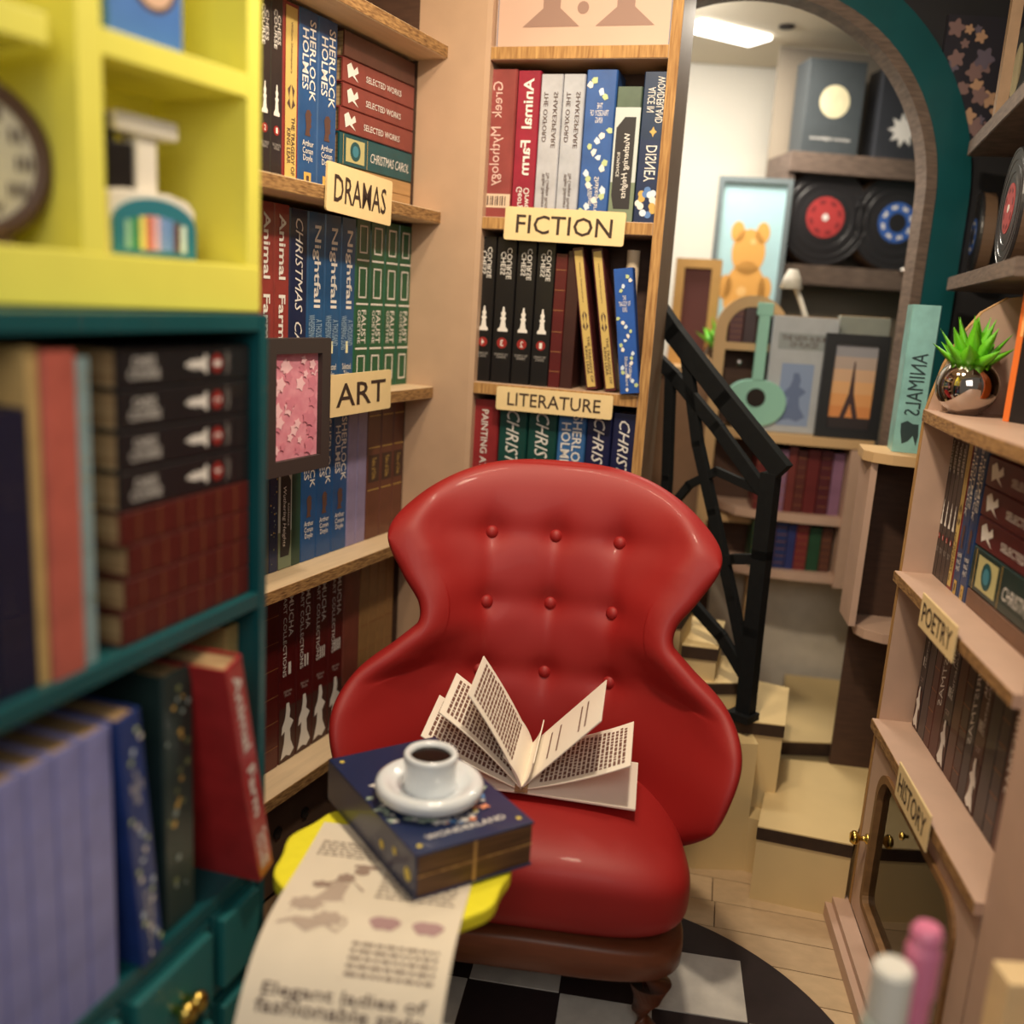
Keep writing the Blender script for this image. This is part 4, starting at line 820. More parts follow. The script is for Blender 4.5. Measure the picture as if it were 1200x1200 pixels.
# white desk lamp arm
la_ = empty('desk_lamp', KF.P(KF.x(935, 380, .12), .13, kt+.0005), (0, 0, KF.rz)); tag(la_, 'white swing arm lamp standing behind the grey album', 'lamp')
lh = KF.hit(920, 325, .13)[1]-kt; WM = mat('white_metal', (226, 222, 210), .4)
MB().lathe([(0, 0), (.04, 0), (.04, .008), (0, .01)], n=24).build('base', WM, la_); MB().tube([(0, 0, .005), (.03, 0, lh*.7), (-.03, -.02, lh)], .009).build('arm', WM, la_, smooth=True); MB().lathe([(.012, .02), (.022, 0), (.03, -.03), (.028, -.03), (.01, .015)], (-.03, -.02, lh), 20).build('shade', WM, la_, smooth=True)
# round-arched pinkish frame left of it (arched bookcase end)
VF = Fr(atY(860, 420, 2.5), 100)
vx0, vx1 = VF.x(836, 420), VF.x(925, 420); vz1 = VF.hit(885, 345)[1]; vz0 = .0
vr = (vx1-vx0)/2; vc = (vx0+vx1)/2
av = empty('arched_bookcase', VF.P(0, .1, 0), (0, 0, VF.rz)); tag(av, 'small round-topped bookcase behind the railing left of the grey album', 'bookcase')
inn = [(vc+(vr-.03)*cos(k*pi/20), vz1-vr+(vr-.03)*sin(k*pi/20)) for k in range(21)]; out = [(vc+vr*cos(k*pi/20), vz1-vr+vr*sin(k*pi/20)) for k in range(21)]
m = MB(); inn = [(inn[0][0], 0)]+inn+[(inn[-1][0], 0)]; out = [(out[0][0], 0)]+out+[(out[-1][0], 0)]; n = len(inn)
vs = [(a, 0, b) for a, b in inn]+[(a, 0, b) for a, b in out]+[(a, .1, b) for a, b in inn]+[(a, .1, b) for a, b in out]; fs = []
for i in range(n-1): fs += [(i, i+1, n+i+1, n+i), (2*n+i, 3*n+i, 3*n+i+1, 2*n+i+1), (i, 2*n+i, 2*n+i+1, i+1), (n+i, n+i+1, 3*n+i+1, 3*n+i)]
m.add(vs, fs).build('arched_frame', KRAFT, av)
MB().prism(inn, .085, .095, 'y').build('back_panel', BROWNB, av)
for zz in (vz1-vr-.03, vz1-vr-.26, vz1-vr-.50): MB().box(vc-vr+.03, vc+vr-.03, .004, .085, zz-.02, zz).build('shelf', KRAFT, av)
av_o = VF.P(0, .1, 0); VF2 = Fr((av_o.x, av_o.y), 100)
fill(VF2, vc-vr+.034, vc+vr-.036, vz1-vr-.0295, .105, .006, [(96, 50, 50), (70, 44, 44), (104, 66, 52)], ['dull red', 'dark brown', 'tan brown'], 'the top bay of the arched bookcase', 6, (.028, .04))
# side table/ledge left: things by the poster
led = VF.P(-.02, .0, 0)
LZt = atY(815, 430, 2.75).z
ledge = empty('side_cabinet', (atY(840, 430, 2.86).x, 2.86, 0)); tag(ledge, 'low kraft wood ledge under the orange bear poster', 'cabinet')
MB().box(-.35, .20, -.14, .12, LZt-.025, LZt).build('top_board', KRAFT, ledge, bevel=.001); MB().box(-.35, .20, -.12, .10, 0, LZt-.025).build('body', mat('ledge_body', (150, 118, 92), .6, noise=.1), ledge)
pcx = (pa.x+pb.x)/2
picture('framed_picture', (pcx, 2.93, LZt+.0005), (0, 0, radians(-6)), (pb.x-pa.x)*1.06, atY(885, 208, 2.93).z-LZt, .015, mat('greyframe', (104, 116, 120), .5), mat('paleblue', (176, 214, 222), .6, noise=.05), 'grey framed picture of an orange bear on pale blue', .02, bear)
sm = empty('potted_succulent', (atY(842, 400, 2.76).x, 2.76, LZt+.0005)); tag(sm, 'small bright green succulent in a silver pot beyond the railing', 'plant')
MB().lathe([(0, 0), (.02, 0)]+[(.04*cos(t), .036+.036*sin(t)) for t in [radians(a) for a in range(-60, 61, 12)]]+[(0, .066)], n=28).build('pot', CHROME, sm, smooth=True)
rr = random.Random(3)
for j in range(16):
    a = j*2.4; o = bpy.data.objects.new('leaf', lm[j % 3]); COL.objects.link(o); o.parent = sm; o.location = (.006*cos(a), .006*sin(a), .055); o.rotation_euler = (radians(12+j*3), 0, a); o.scale = (1.2, 1.2, 1.0)
bd = MB().lathe([(0, 0), (.014, .002), (.024, .016), (.024, .03), (.012, .044), (0, .046)], n=24).build('silver_ball', CHROME, smooth=True, loc=(atY(842, 400, 2.74).x+.055, 2.70, LZt+.0005)); tag(bd, 'tiny silver bead beside the silver plant pot', 'bead')
wf = picture('framed_picture', (atY(812, 380, 2.84).x-.0, 2.84, LZt+.0005), (0, 0, radians(-14)), .13, atY(815, 303, 2.84).z-LZt, .026, mat('honey', (206, 160, 92), .6, noise=.1), mat('c_redbrown', (96, 48, 44), .6), 'honey coloured wooden frame beside the railing top', .03)
# curved rounded shelves beyond right cabinet
CF = Fr(atY(1040, 540, 2.02), 98)
cs_ = empty('corner_shelf', CF.P(0, 0, 0), (0, 0, CF.rz)); tag(cs_, 'rounded pinkish corner shelf between right cabinet and stairs', 'shelf')
cz1 = CF.hit(1035, 530)[1]; cx0 = CF.x(1014, 530); cz2 = CF.hit(1010, 735)[1]; cx2 = CF.x(997, 740)
def rounded(x0, z, t=.022):
    pts = [(x0+.22, .12), (x0+.22, -.0), (x0+.10, -.045), (x0+.05, -.035), (x0+.015, -.012), (x0, .02), (x0+.01, .12)]
    return MB().prism(pts, z-t, z, 'z')
rounded(cx0, cz1).build('shelf', KRAFT, cs_, bevel=.001); rounded(cx2+.01, cz2).build('shelf', PANELP, cs_, bevel=.001)
MB().box(cx0+.016, cx0+.03, .0, .11, cz2, cz1-.022).build('side_panel', PANELP, cs_)
MB().box(cx0+.026, cx0+.22, .10, .11, cz2, cz1-.022).build('back_panel', BROWNB, cs_)
MB().box(cx0+.04, cx0+.22, .10, .11, .0, cz2-.022).build('base_panel', BROWNB, cs_)

bkx = CF.x(1062, 540, -.0); bkw = CF.x(1083, 540, 0)-CF.x(1048, 540, 0)
book(CF, CF.x(1046, 520, .02), CF.x(1080, 520, .02), cz1+.0005, CF.hit(1070, 357, .02)[1]-cz1, 'animals', (150, 208, 206), 'pale aqua book with dark animal title on the corner shelf', y=.02, d=.08, flip=True, tilt=radians(-6))

# ================================================================== STAIRS
st = empty('staircase', atZ(880, 1010, 0)); sx, sy = st.location.x, st.location.y
tag(st, 'pale wooden stairs rising behind the red armchair', 'stairs')
def tread(name, pix, z, t, riser=True):
    pts = []
    for px, py in pix:
        p = atZ(px, py, z); pts.append((p.x-sx, p.y-sy))
    MB().prism(pts, z-t, z, 'z').build(name, STEP, st)
    cx = sum(p[0] for p in pts)/len(pts); cy = sum(p[1] for p in pts)/len(pts)
    sc = lambda k: [(cx+(a-cx)*k, cy+(b-cy)*k) for a, b in pts]
    MB().prism(sc(1.003), z-t, z-.003, 'z').build('riser', STEPE, st, label='dark cut edge of a tread')
    return pts
t1 = tread('tread', [(888, 968), (1000, 990), (1030, 900), (905, 888)], .17, .03)
t2 = tread('tread', [(915, 868), (1012, 872), (1010, 800), (920, 790)], .207, .036)
t3 = tread('tread', [(852, 842), (920, 850), (925, 806), (862, 792)], .335, .03)
t4 = tread('tread', [(800, 800), (868, 800), (875, 770), (805, 765)], .40, .028)
t5 = tread('tread', [(770, 752), (842, 760), (850, 728), (775, 716)], .48, .03)
t6 = tread('tread', [(740, 715), (800, 722), (815, 700), (745, 690)], .56, .03)
def mass(pts, z, k=.97):
    cx = sum(p[0] for p in pts)/len(pts); cy = sum(p[1] for p in pts)/len(pts)
    MB().prism([(cx+(a-cx)*k, cy+(b-cy)*k) for a, b in pts], 0, z, 'z').build('stringer', STEP, st)
mass(t1, .14, .99); mass(t2, .17); mass(t3, .305); mass(t4, .372); mass(t5, .45); mass(t6, .53)
# curved side cheek below the first treads
ck_ = []
for px, py in ((770, 1010), (815, 1018), (870, 1020), (930, 1038), (1000, 1058)):
    p = atZ(px, py, 0); ck_.append((p.x-sx, p.y-sy))
back = [(a, b+.06) for a, b in reversed(ck_)]
lo = ck_+back
MB().prism([ck_[0], ck_[1], ck_[2], (ck_[2][0]+.0, ck_[2][1]+.06), (ck_[1][0], ck_[1][1]+.06), (ck_[0][0], ck_[0][1]+.06)], 0, .304, 'z').build('cheek_panel', STEP, st)
MB().prism([ck_[2], ck_[3], ck_[4], (ck_[4][0], ck_[4][1]+.06), (ck_[3][0], ck_[3][1]+.06), (ck_[2][0], ck_[2][1]+.06)], 0, .13, 'z').build('cheek_panel', STEP, st)
# railing
nb = atZ(872, 842, .335); GFr = Fr((nb.x, nb.y), 118)
# direction: towards the left and further back
GFr.d = Vector((.72, -.69, 0)).normalized(); GFr.w = Vector((-GFr.d.y, GFr.d.x, 0)); GFr.rz = atan2(GFr.d.y, GFr.d.x)
rl = empty('stair_railing', GFr.P(0, 0, .3355), (0, 0, GFr.rz)); tag(rl, 'black stained stair railing with crossed diagonal bars', 'railing')
def rbar(name, pix, wd, th=.018, y=0):
    m = MB(); pts = [GFr.hit(a, b) for a, b in pix]
    pts = [(x, z-.3355) for x, z in pts]
    for (a, b), (c, d) in zip(pts, pts[1:]):
        dx, dz = c-a, d-b; L = hypot(dx, dz); nx, nz = -dz/L*wd/2, dx/L*wd/2; ex, ez = dx/L*wd*.3, dz/L*wd*.3
        m.prism([(a-ex+nx, b-ez+nz), (a-ex-nx, b-ez-nz), (c+ex-nx, d+ez-nz), (c+ex+nx, d+ez+nz)], y-th/2, y+th/2, 'y')
    return m.build(name, BLKW, rl, bevel=.001)
rbar('handrail', [(760, 345), (790, 390), (850, 468), (914, 548)], .042, .026)
rbar('lower_rail', [(745, 395), (790, 440), (840, 500), (892, 572)], .028)
rbar('newel_post', [(903, 560), (893, 650), (883, 740), (873, 838)], .036, .028)
rbar('baluster', [(805, 420), (818, 520), (836, 600), (858, 700), (872, 770)], .024)
rbar('baluster', [(786, 440), (782, 560), (776, 640)], .022)
rbar('diagonal_bar', [(884, 655), (860, 655), (800, 668), (770, 690)], .022, .016)
rbar('diagonal_bar', [(770, 640), (805, 700), (845, 745), (872, 790)], .026, .016)
rbar('diagonal_bar', [(890, 575), (840, 552), (808, 568), (790, 590)], .018, .014)
MB().box(-.03, .025, -.03, .02, 0, .016).build('base_block', BLKW, rl)

# ================================================================== RUG
rc0 = (.155, 1.30); RR = .49
rg = empty('rug', (rc0[0], rc0[1], .0)); tag(rg, 'round black rug with white and black checker centre under the armchair', 'rug')
RB = mat('rug_black', (40, 26, 28), .7, noise=.25, scale=60); RW = mat('rug_white', (206, 202, 194), .8, c2=(186, 182, 176), scale=26, bump=.25)
MB().lathe([(0, .0005), (RR, .0005), (RR, .004), (RR-.003, .006), (0, .006)], n=96).build('base', RB, rg)
ta = radians(0); ts = .165
tm = {}
def clip_tile(cx, cy, s):
    return max(hypot(abs(cx)+s/2, abs(cy)+s/2), 0)
cor = atZ(868, 1127, .006); ox_, oy_ = cor.x-rc0[0], cor.y-rc0[1]
d1 = (atZ(868, 1190, .006)-cor); a1 = atan2(d1.y, d1.x)+pi/2
a1 = radians(-8)
for i in range(-8, 5):
    for j in range(-8, 5):
        lx_, ly_ = (i-.5)*ts, (j-.5)*ts; X = ox_+lx_*cos(a1)-ly_*sin(a1); Y = oy_+lx_*sin(a1)+ly_*cos(a1)
        if (i+j) % 2 == 0 and hypot(X, Y) < RR-.09:
            o = bpy.data.objects.new('checker_tile', tm.setdefault('m', MB().box(-ts/2+.0015, ts/2-.0015, -ts/2+.0015, ts/2-.0015, .005, .0085).mesh('checker_tile', RW))); COL.objects.link(o); o.parent = rg; o.location = (X, Y, 0); o.rotation_euler = (0, 0, a1)
# ================================================================== ARMCHAIR
ch = empty('armchair', (.064, 1.60, .0075), (0, 0, radians(-6))); tag(ch, 'red button-back armchair with wing sides on low brown legs', 'armchair')
def interp(tab, z):
    xs = [a for a, _ in tab]; ys = [b for _, b in tab]; z = min(max(z, xs[0]), xs[-1])
    for i in range(len(xs)-1):
        if z <= xs[i+1]:
            t = (z-xs[i])/(xs[i+1]-xs[i])
            m0 = (ys[i+1]-ys[max(i-1, 0)])/(xs[i+1]-xs[max(i-1, 0)]); m1 = (ys[min(i+2, len(ys)-1)]-ys[i])/(xs[min(i+2, len(xs)-1)]-xs[i]); h = xs[i+1]-xs[i]
            return ys[i]*(1+2*t)*(1-t)**2+m0*h*t*(1-t)**2+ys[i+1]*t*t*(3-2*t)+m1*h*t*t*(t-1)
WT = [(.13, .225), (.22, .262), (.30, .31), (.38, .340), (.45, .356), (.50, .335), (.545, .275), (.585, .232), (.63, .234), (.68, .272), (.75, .316), (.81, .306), (.88, .275)]
DT = [(.13, .20), (.25, .25), (.36, .28), (.45, .262), (.53, .195), (.60, .15), (.68, .135), (.78, .125), (.88, .09)]
BT = [(.13, .175), (.30, .185), (.45, .205), (.60, .235), (.75, .27), (.88, .31)]
BTN = []
def shell(u, z):
    w = interp(WT, z); dd = interp(DT, z); yb = interp(BT, z); a = u*pi/2
    return Vector((w*(sin(a)*.75+u*.25), yb-dd*(1-cos(a))**.97, z))
ZT, ZB = .890, .13
def sp(u, v):
    zt = ZT-.15*abs(u)**2.6; zbm = ZB+.20*abs(u)**3
    z = zbm+(zt-zbm)*v; return shell(u, z)
def spn(u, v):
    e = .004; a = sp(min(u+e, 1), v)-sp(max(u-e, -1), v); b = sp(u, min(v+e, 1))-sp(u, max(v-e, 0)); n = a.cross(b); return n.normalized()   # points forward or back
nrm = spn(0, .5); SG = 1 if nrm.y < 0 else -1
def uv_for(x, z):     # chair-back u for a button at local x, z
    best = None
    for i in range(-40, 41):
        u = i/80; p = shell(u, z)
        if best is None or abs(p.x-x) < best[0]: best = (abs(p.x-x), u)
    return best[1]
btn = [(x, z) for z in (.742, .612, .478) for x in (-.132, 0, .132)]
BU = [(uv_for(x, z), z) for x, z in btn]
def hfront(u, v):
    k = max(0., 1-abs(u)**6)**.5*max(0., 1-abs(2*v-1)**8)**.5
    p = sp(u, v); h = (.036+.014*exp(-((abs(u)-.82)/.22)**2)*(p.z > .6)*min(1, (p.z-.6)/.1) if p.z > .6 else .036)*k
    # soft tufting: dimple at each button, gentle valleys joining them
    if abs(u) < .8:
        dd = 0
        for bu, bz in BU:
            q = shell(bu, bz); r2 = (p.x-q.x)**2+(p.z-q.z)**2; dd += .007*exp(-r2/.00060)+.008*exp(-r2/.0026)
        for bz in (.742, .612, .478): dd += .0045*exp(-((p.z-bz)/.022)**2)*max(0, 1-(abs(p.x)/.24)**4)
        for bx in (-.132, 0, .132): dd += .003*exp(-((p.x-bx)/.018)**2)*(1 if .45 < p.z < .76 else exp(-((min(abs(p.z-.45), abs(p.z-.76)))/.03)**2))
        h -= dd*min(1, k*1.2)
    return h
NU, NV = 120, 110
vsf = []; vsb = []
cs1 = lambda t: sin((t-.5)*pi)            # dense near the rims
for i in range(NU+1):
    u = cs1(i/NU)*.65+(2*i/NU-1)*.35
    for j in range(NV+1):
        v = (cs1(j/NV)*.6+(2*j/NV-1)*.4)*.5+.5
        uu = min(max(u, -.9999), .9999); n = spn(uu, v)*SG; p = sp(uu, v)
        k = max(0., 1-abs(u)**6)**.5*max(0., 1-abs(2*v-1)**8)**.5
        vsf.append(p+n*hfront(u, v)); vsb.append(p-n*.030*k)
m = MB(); N1 = NV+1
m.add(vsf, [(i*N1+j, (i+1)*N1+j, (i+1)*N1+j+1, i*N1+j+1) for i in range(NU) for j in range(NV)])
m.add(vsb, [(i*N1+j, i*N1+j+1, (i+1)*N1+j+1, (i+1)*N1+j) for i in range(NU) for j in range(NV)])
bo = m.build('backrest', RED, ch, smooth=True)
sd = bo.modifiers.new('s', 'SUBSURF'); sd.levels = 1; sd.render_levels = 1
for bu, bz in BU:
    zt = ZT-.15*abs(bu)**2.6; zbm = ZB+.20*abs(bu)**3; v = (bz-zbm)/(zt-zbm); n = spn(bu, v)*SG; p = sp(bu, v)+n*(hfront(bu, v)+.001)
    b = MB().lathe([(0, .0095), (.005, .009), (.0105, .0062), (.0138, .001), (.013, -.003), (.008, -.006)], n=20).build('button', RED, ch, smooth=True, loc=p)
    b.rotation_euler = n.to_track_quat('Z', 'Y').to_euler()
# seat cushion (superellipsoid)
def sup(c, hx, hy, hz, ex=.35, ez=.55, n=48, nz=32, fn=None):
    m = MB(); vs = []
    sg = lambda a, e: (abs(a)**e)*(1 if a >= 0 else -1)
    for i in range(nz+1):
        ph = -pi/2+pi*i/nz
        for j in range(n):
            th = 2*pi*j/n; x = hx*sg(cos(ph), ez)*sg(cos(th), ex); y = hy*sg(cos(ph), ez)*sg(sin(th), ex); z = hz*sg(sin(ph), ez)
            if fn: x, y, z = fn(x, y, z)
            vs.append((c[0]+x, c[1]+y, c[2]+z))
    m.add(vs, [(i*n+j, i*n+(j+1) % n, (i+1)*n+(j+1) % n, (i+1)*n+j) for i in range(nz) for j in range(n)]); return m
def cush(x, y, z):
    k = 1-.16*((y+.2)/.4) ; return x*k, y, z+.012*(y/.2)*(1 if z > 0 else .3)*-1*0+.010*(1-(x/.26)**2)*(z > 0)
o = sup((.012, -.02, .255), .290, .215, .086, .42, .62, 64, 40, cush).build('seat_cushion', RED, ch, smooth=True)
sd = o.modifiers.new('s', 'SUBSURF'); sd.levels = 1; sd.render_levels = 1
o = sup((.012, -.02, .152), .288, .212, .034, .42, .30, 64, 20, cush).build('seat_rail', SEATW, ch, smooth=True, label='brown wooden seat rail')
for sx_, sy_ in ((-1, -1), (1, -1), (-1, 1), (1, 1)):
    pts = []; rad = []
    for t, off, r in ((0, 0, .040), (.2, .006, .036), (.45, .004, .024), (.7, -.004, .016), (.86, .002, .015), (.95, .008, .021), (1, .008, .019)):
        pts.append((.012+sx_*(.218+off), -.02+sy_*(.150+off), .124*(1-t))); rad.append(r)
    m = MB(); m.tube(pts, rad, 20); m.build('leg', SEATW, ch, smooth=True, label=None)
# ================================================================== OPEN BOOK ON SEAT
sp0 = Vector((.046, 1.515, .370)); 
ob = empty('open_book', sp0, (radians(7), 0, radians(-8))); ob.scale = (1.13, 1.13, 1.13); tag(ob, 'open miniature book with fanned printed pages on the red seat', 'book')
PGM = mat('paper_cream', (246, 238, 224), .7); INKM = mat('ink_dense', (120, 84, 72), .85)
BL, BWD = .125, .175
def leafpage(phi, L=BWD, dep=BL, name='page', cx=0, cz=0, curve=.0, text=None, th=.0016, side=1):
    m = MB(); n = 8; a = radians(phi)
    def P(t, s, off=0):
        aa = a+curve*(t-.5); x = cx+L*t*cos(aa); z = cz+L*t*sin(aa); nx, nz = -sin(aa), cos(aa); return (x+nx*off, s*dep, z+nz*off)
    top = [P(i/n, s, th/2) for i in range(n+1) for s in (0, 1)]; bot = [P(i/n, s, -th/2) for i in range(n+1) for s in (0, 1)]
    N = len(top); fs = []
    for i in range(n): fs += [(2*i, 2*i+1, 2*i+3, 2*i+2), (N+2*i, N+2*i+2, N+2*i+3, N+2*i+1), (2*i, 2*i+2, N+2*i+2, N+2*i), (2*i+1, N+2*i+1, N+2*i+3, 2*i+3)]
    fs += [(2*n, 2*n+1, N+2*n+1, N+2*n), (0, N, N+1, 1)]
    m.add(top+bot, fs); o = m.build(name, PGM, ob)
    if text:
        t_ = MB(); rr = random.Random(int(phi*7)); off = side*(th/2+.0004)
        if text == 'dense':
            k = 0; t = .16
            while t < .92:
                s = .10
                while s < .9:
                    w_ = rr.uniform(.03, .11); e = min(s+w_, .92); vs = [P(t, s, off), P(t, e, off), P(t+.026, e, off), P(t+.026, s, off)]; t_.add(vs, [(0, 1, 2, 3)]); s = e+.018
                t += .042
        else:
            for t in (.3, .42, .7, .78):
                vs = [P(t, .2, off), P(t, .8, off), P(t+.02, .8, off), P(t+.02, .2, off)]; t_.add(vs, [(0, 1, 2, 3)])
        t_.build('printed_lines', INKM, o)['kind'] = 'stuff'
    return o
leafpage(181.5, 0.175, name='cover', th=.003, cz=.004)
leafpage(-1.5, 0.175, name='cover', th=.003, cz=.004)
leafpage(158, curve=-.1, text='dense', side=-1, cz=.008); leafpage(135, curve=.12, text='dense', side=-1, cz=.010); leafpage(117, curve=.1, text='dense', side=-1, cz=.011)
leafpage(50, curve=.0, text='few', side=1, cz=.011); leafpage(19, curve=.12, text='dense', side=1, cz=.009)
leafpage(112, L=.06, curve=.3, cz=.012); leafpage(62, L=.05, curve=.3, cz=.012)
MB().box(-.010, .010, 0, BL, .0025, .014).build('binding', PAGES, ob)

# ================================================================== SIDE TABLE
TZt = .42; tcx, tcy = -.135, 1.215
tb = empty('side_table', (tcx, tcy, .0)); tag(tb, 'small yellow scalloped side table carrying the navy book and coffee', 'table')
pts = []
for k in range(96): a = 2*pi*k/96; r = .163*(1+.022*cos(11*a)); pts.append((r*cos(a), r*sin(a)))
MB().prism(pts, TZt-.022, TZt, 'z').build('tabletop', YELT, tb, bevel=.006)
MB().lathe([(0, .0086), (.10, .0086), (.10, .018), (.03, .03), (.014, .06), (.012, .2), (.02, .3), (.014, .34), (.03, TZt-.022), (0, TZt-.022)], n=28).build('pedestal', YEL, tb, smooth=True)
# newspaper draped over the table edge
def npath(t):   # along the sheet, distance from the tucked end
    pass
dn = Vector((-.10, -1, 0)).normalized(); wd = Vector((-dn.y, dn.x, 0))
nA = atZ(368, 985, TZt+.002); nB = atZ(546, 1062, TZt+.002); nw = (nB-nA).dot(wd)
org = nA+dn*-.05; org.z = TZt+.0025
print('news width', nw, org)
npts = [(0, 0), (.05, 0), (.10, 0), (.15, .002), (.20, .004), (.245, .001), (.285, -.012), (.32, -.036), (.35, -.07)]
def npos(u, s, off=0):  # u across 0..1, s length 0..1
    t = s*(len(npts)-1); i = min(int(t), len(npts)-2); f = t-i
    def cr(a, b, c, d, f): return .5*((2*b)+(-a+c)*f+(2*a-5*b+4*c-d)*f*f+(-a+3*b-3*c+d)*f**3)
    g = lambda k: npts[min(max(k, 0), len(npts)-1)]
    D_ = cr(g(i-1)[0], g(i)[0], g(i+1)[0], g(i+2)[0], f); Z_ = cr(g(i-1)[1], g(i)[1], g(i+1)[1], g(i+2)[1], f)
    D2 = cr(g(i-1)[0], g(i)[0], g(i+1)[0], g(i+2)[0], min(f+.01, 1.01)); Z2 = cr(g(i-1)[1], g(i)[1], g(i+1)[1], g(i+2)[1], min(f+.01, 1.01))
    tn = Vector((D2-D_, Z2-Z_)); tn = tn.normalized() if tn.length > 1e-9 else Vector((1, 0)); nn_ = (-tn.y, tn.x)
    p = org+wd*(u*nw*1.0)+dn*(D_+nn_[0]*off)+Vector((0, 0, Z_+nn_[1]*off)); return p
NM = mat('newsprint', (232, 220, 198), .8, noise=.05, scale=20)
m = MB(); m.grid(lambda a, b: npos(a, b, .0005), 6, 60); m.grid(lambda a, b: npos(a, b, -.0003), 6, 60)
nsp = m.build('newspaper', NM, smooth=True); tag(nsp, 'cream newspaper page draped over the edge of the yellow table', 'newspaper')
def nprint(name, m_, polys):
    t = MB()
    for vs, fs in polys: t.add([npos(a, b, .0012) for a, b in vs], fs)
    t.build(name, m_, nsp)['kind'] = 'stuff'
INKL = mat('ink_news', (130, 112, 100), .8); INKD = mat('ink_news_dark', (96, 80, 74), .8)
def lines(u0, u1, s0, s1, n, rr, th=.35):
    P_ = []
    for k in range(n):
        s = s0+(s1-s0)*k/n; hh = (s1-s0)/n*th; u = u0
        while u < u1-.01:
            w_ = min(rr.uniform(.02, .07), u1-u); P_.append(([(u, s), (u+w_, s), (u+w_, s+hh), (u, s+hh)], [(0, 1, 2, 3)])); u += w_+.012
    return P_
rr = random.Random(9)
# the writing runs across the sheet, its bottom towards the viewer
nprint('printed_lines', INKL, lines(.06, .44, .12, .22, 6, rr)+lines(.50, .94, .24, .44, 8, rr)+lines(.48, .93, .655, .80, 5, rr, .45))
vs, fs, ar = glyphs('Elegant ladies of\nfashionable style', .014)
nprint('headline', INKD, [([(.5+a*.84, .885-b*.10) for a, b in vs], fs)])
def blob(cx, cy, rx, ry, wob=0, n=22, ph=0): return ([(cx+rx*(1+wob*cos(7*t+ph))*cos(t), cy+ry*(1+wob*cos(7*t+ph))*sin(t)) for t in [k*2*pi/n for k in range(n)]], [tuple(range(n))])
D1 = mat('ink_draw', (186, 168, 152), .8); D2 = mat('ink_draw_mid', (158, 136, 122), .8)
nprint('fashion_drawing', D1, [([(.26, .36), (.34, .37), (.33, .44), (.42, .58), (.38, .63), (.30, .60), (.22, .64), (.12, .60), (.05, .62), (.10, .52), (.20, .45)], [tuple(range(11))]), blob(.16, .50, .09, .035, .15), blob(.31, .565, .08, .035, .2, ph=2)])
nprint('fashion_drawing', D2, [blob(.37, .285, .045, .022), blob(.385, .255, .075, .012, .1), blob(.30, .335, .05, .028, .2), blob(.19, .385, .055, .018, .25)]+[([(.25+.012*k, .40), (.255+.012*k, .40), (.085+.048*k+.004, .60), (.085+.048*k, .60)], [(0, 1, 2, 3)]) for k in range(7)]+[([(.33, .34), (.34, .345), (.43, .395), (.425, .405)], [(0, 1, 2, 3)]), ([(.27, .345), (.275, .355), (.16, .41), (.15, .40)], [(0, 1, 2, 3)])])
nprint('fashion_drawing', mat('ink_rose', (176, 142, 142), .8), [([(c+.085*cos(t), .545+.045*sin(t)*(1 if sin(t) > 0 else .5)*(1+.12*cos(6*t))) for t in [k*pi/12 for k in range(24)]], [tuple(range(24))]) for c in (.61, .84)])
nprint('column_rule', INKL, [([(.468, .24), (.472, .24), (.462, .80), (.458, .80)], [(0, 1, 2, 3)])])
# the navy boxed book on the table
BH = .068; zt_ = TZt+.004+BH
cA = atZ(371, 893, zt_); cB = atZ(487, 1003, zt_); cC = atZ(632, 968, zt_)
ex_ = (cC-cB); ey_ = (cA-cB); ax_ang = atan2(ex_.y, ex_.x); print('book dims', ex_.length, ey_.length, degrees(ax_ang), degrees(atan2(ey_.y, ey_.x)))
bw, bd_ = ex_.length, ey_.length
ang_x = (atan2(ex_.y, ex_.x)+atan2(ey_.y, ey_.x)-pi/2)/2
nb_ = empty('book', (cB.x, cB.y, TZt+.0040), (0, 0, ang_x)); tag(nb_, 'thick navy book with flower wreath under the white coffee cup', 'book')
NAVY = mat('navy_cover', (26, 40, 82), .38, noise=.12, scale=30, coat=.3)
MB().box(0, bw, 0, bd_, BH-.004, BH).build('cover', NAVY, nb_, bevel=.001); MB().box(0, bw, 0, bd_, 0, .004).build('cover', NAVY, nb_, bevel=.001)
MB().box(0, .004, 0, bd_, .004, BH-.004).build('spine', NAVY, nb_)
PGB = mat('brown_pages', (118, 84, 52), .6, c2=(74, 48, 30), scale=10, stretch=(1, 1, 20))
MB().box(.005, bw-.002, .002, bd_-.002, .0041, BH-.0041).build('pages', PGB, nb_)
MB().box(.004, bw-.001, .0008, .0022, BH*.5-.001, BH*.5+.001).box(bw*.48, bw*.505, .0006, .0022, .004, BH-.004).build('seam_strip', EDGEV, nb_, label='pale seam strips dividing the page edge')
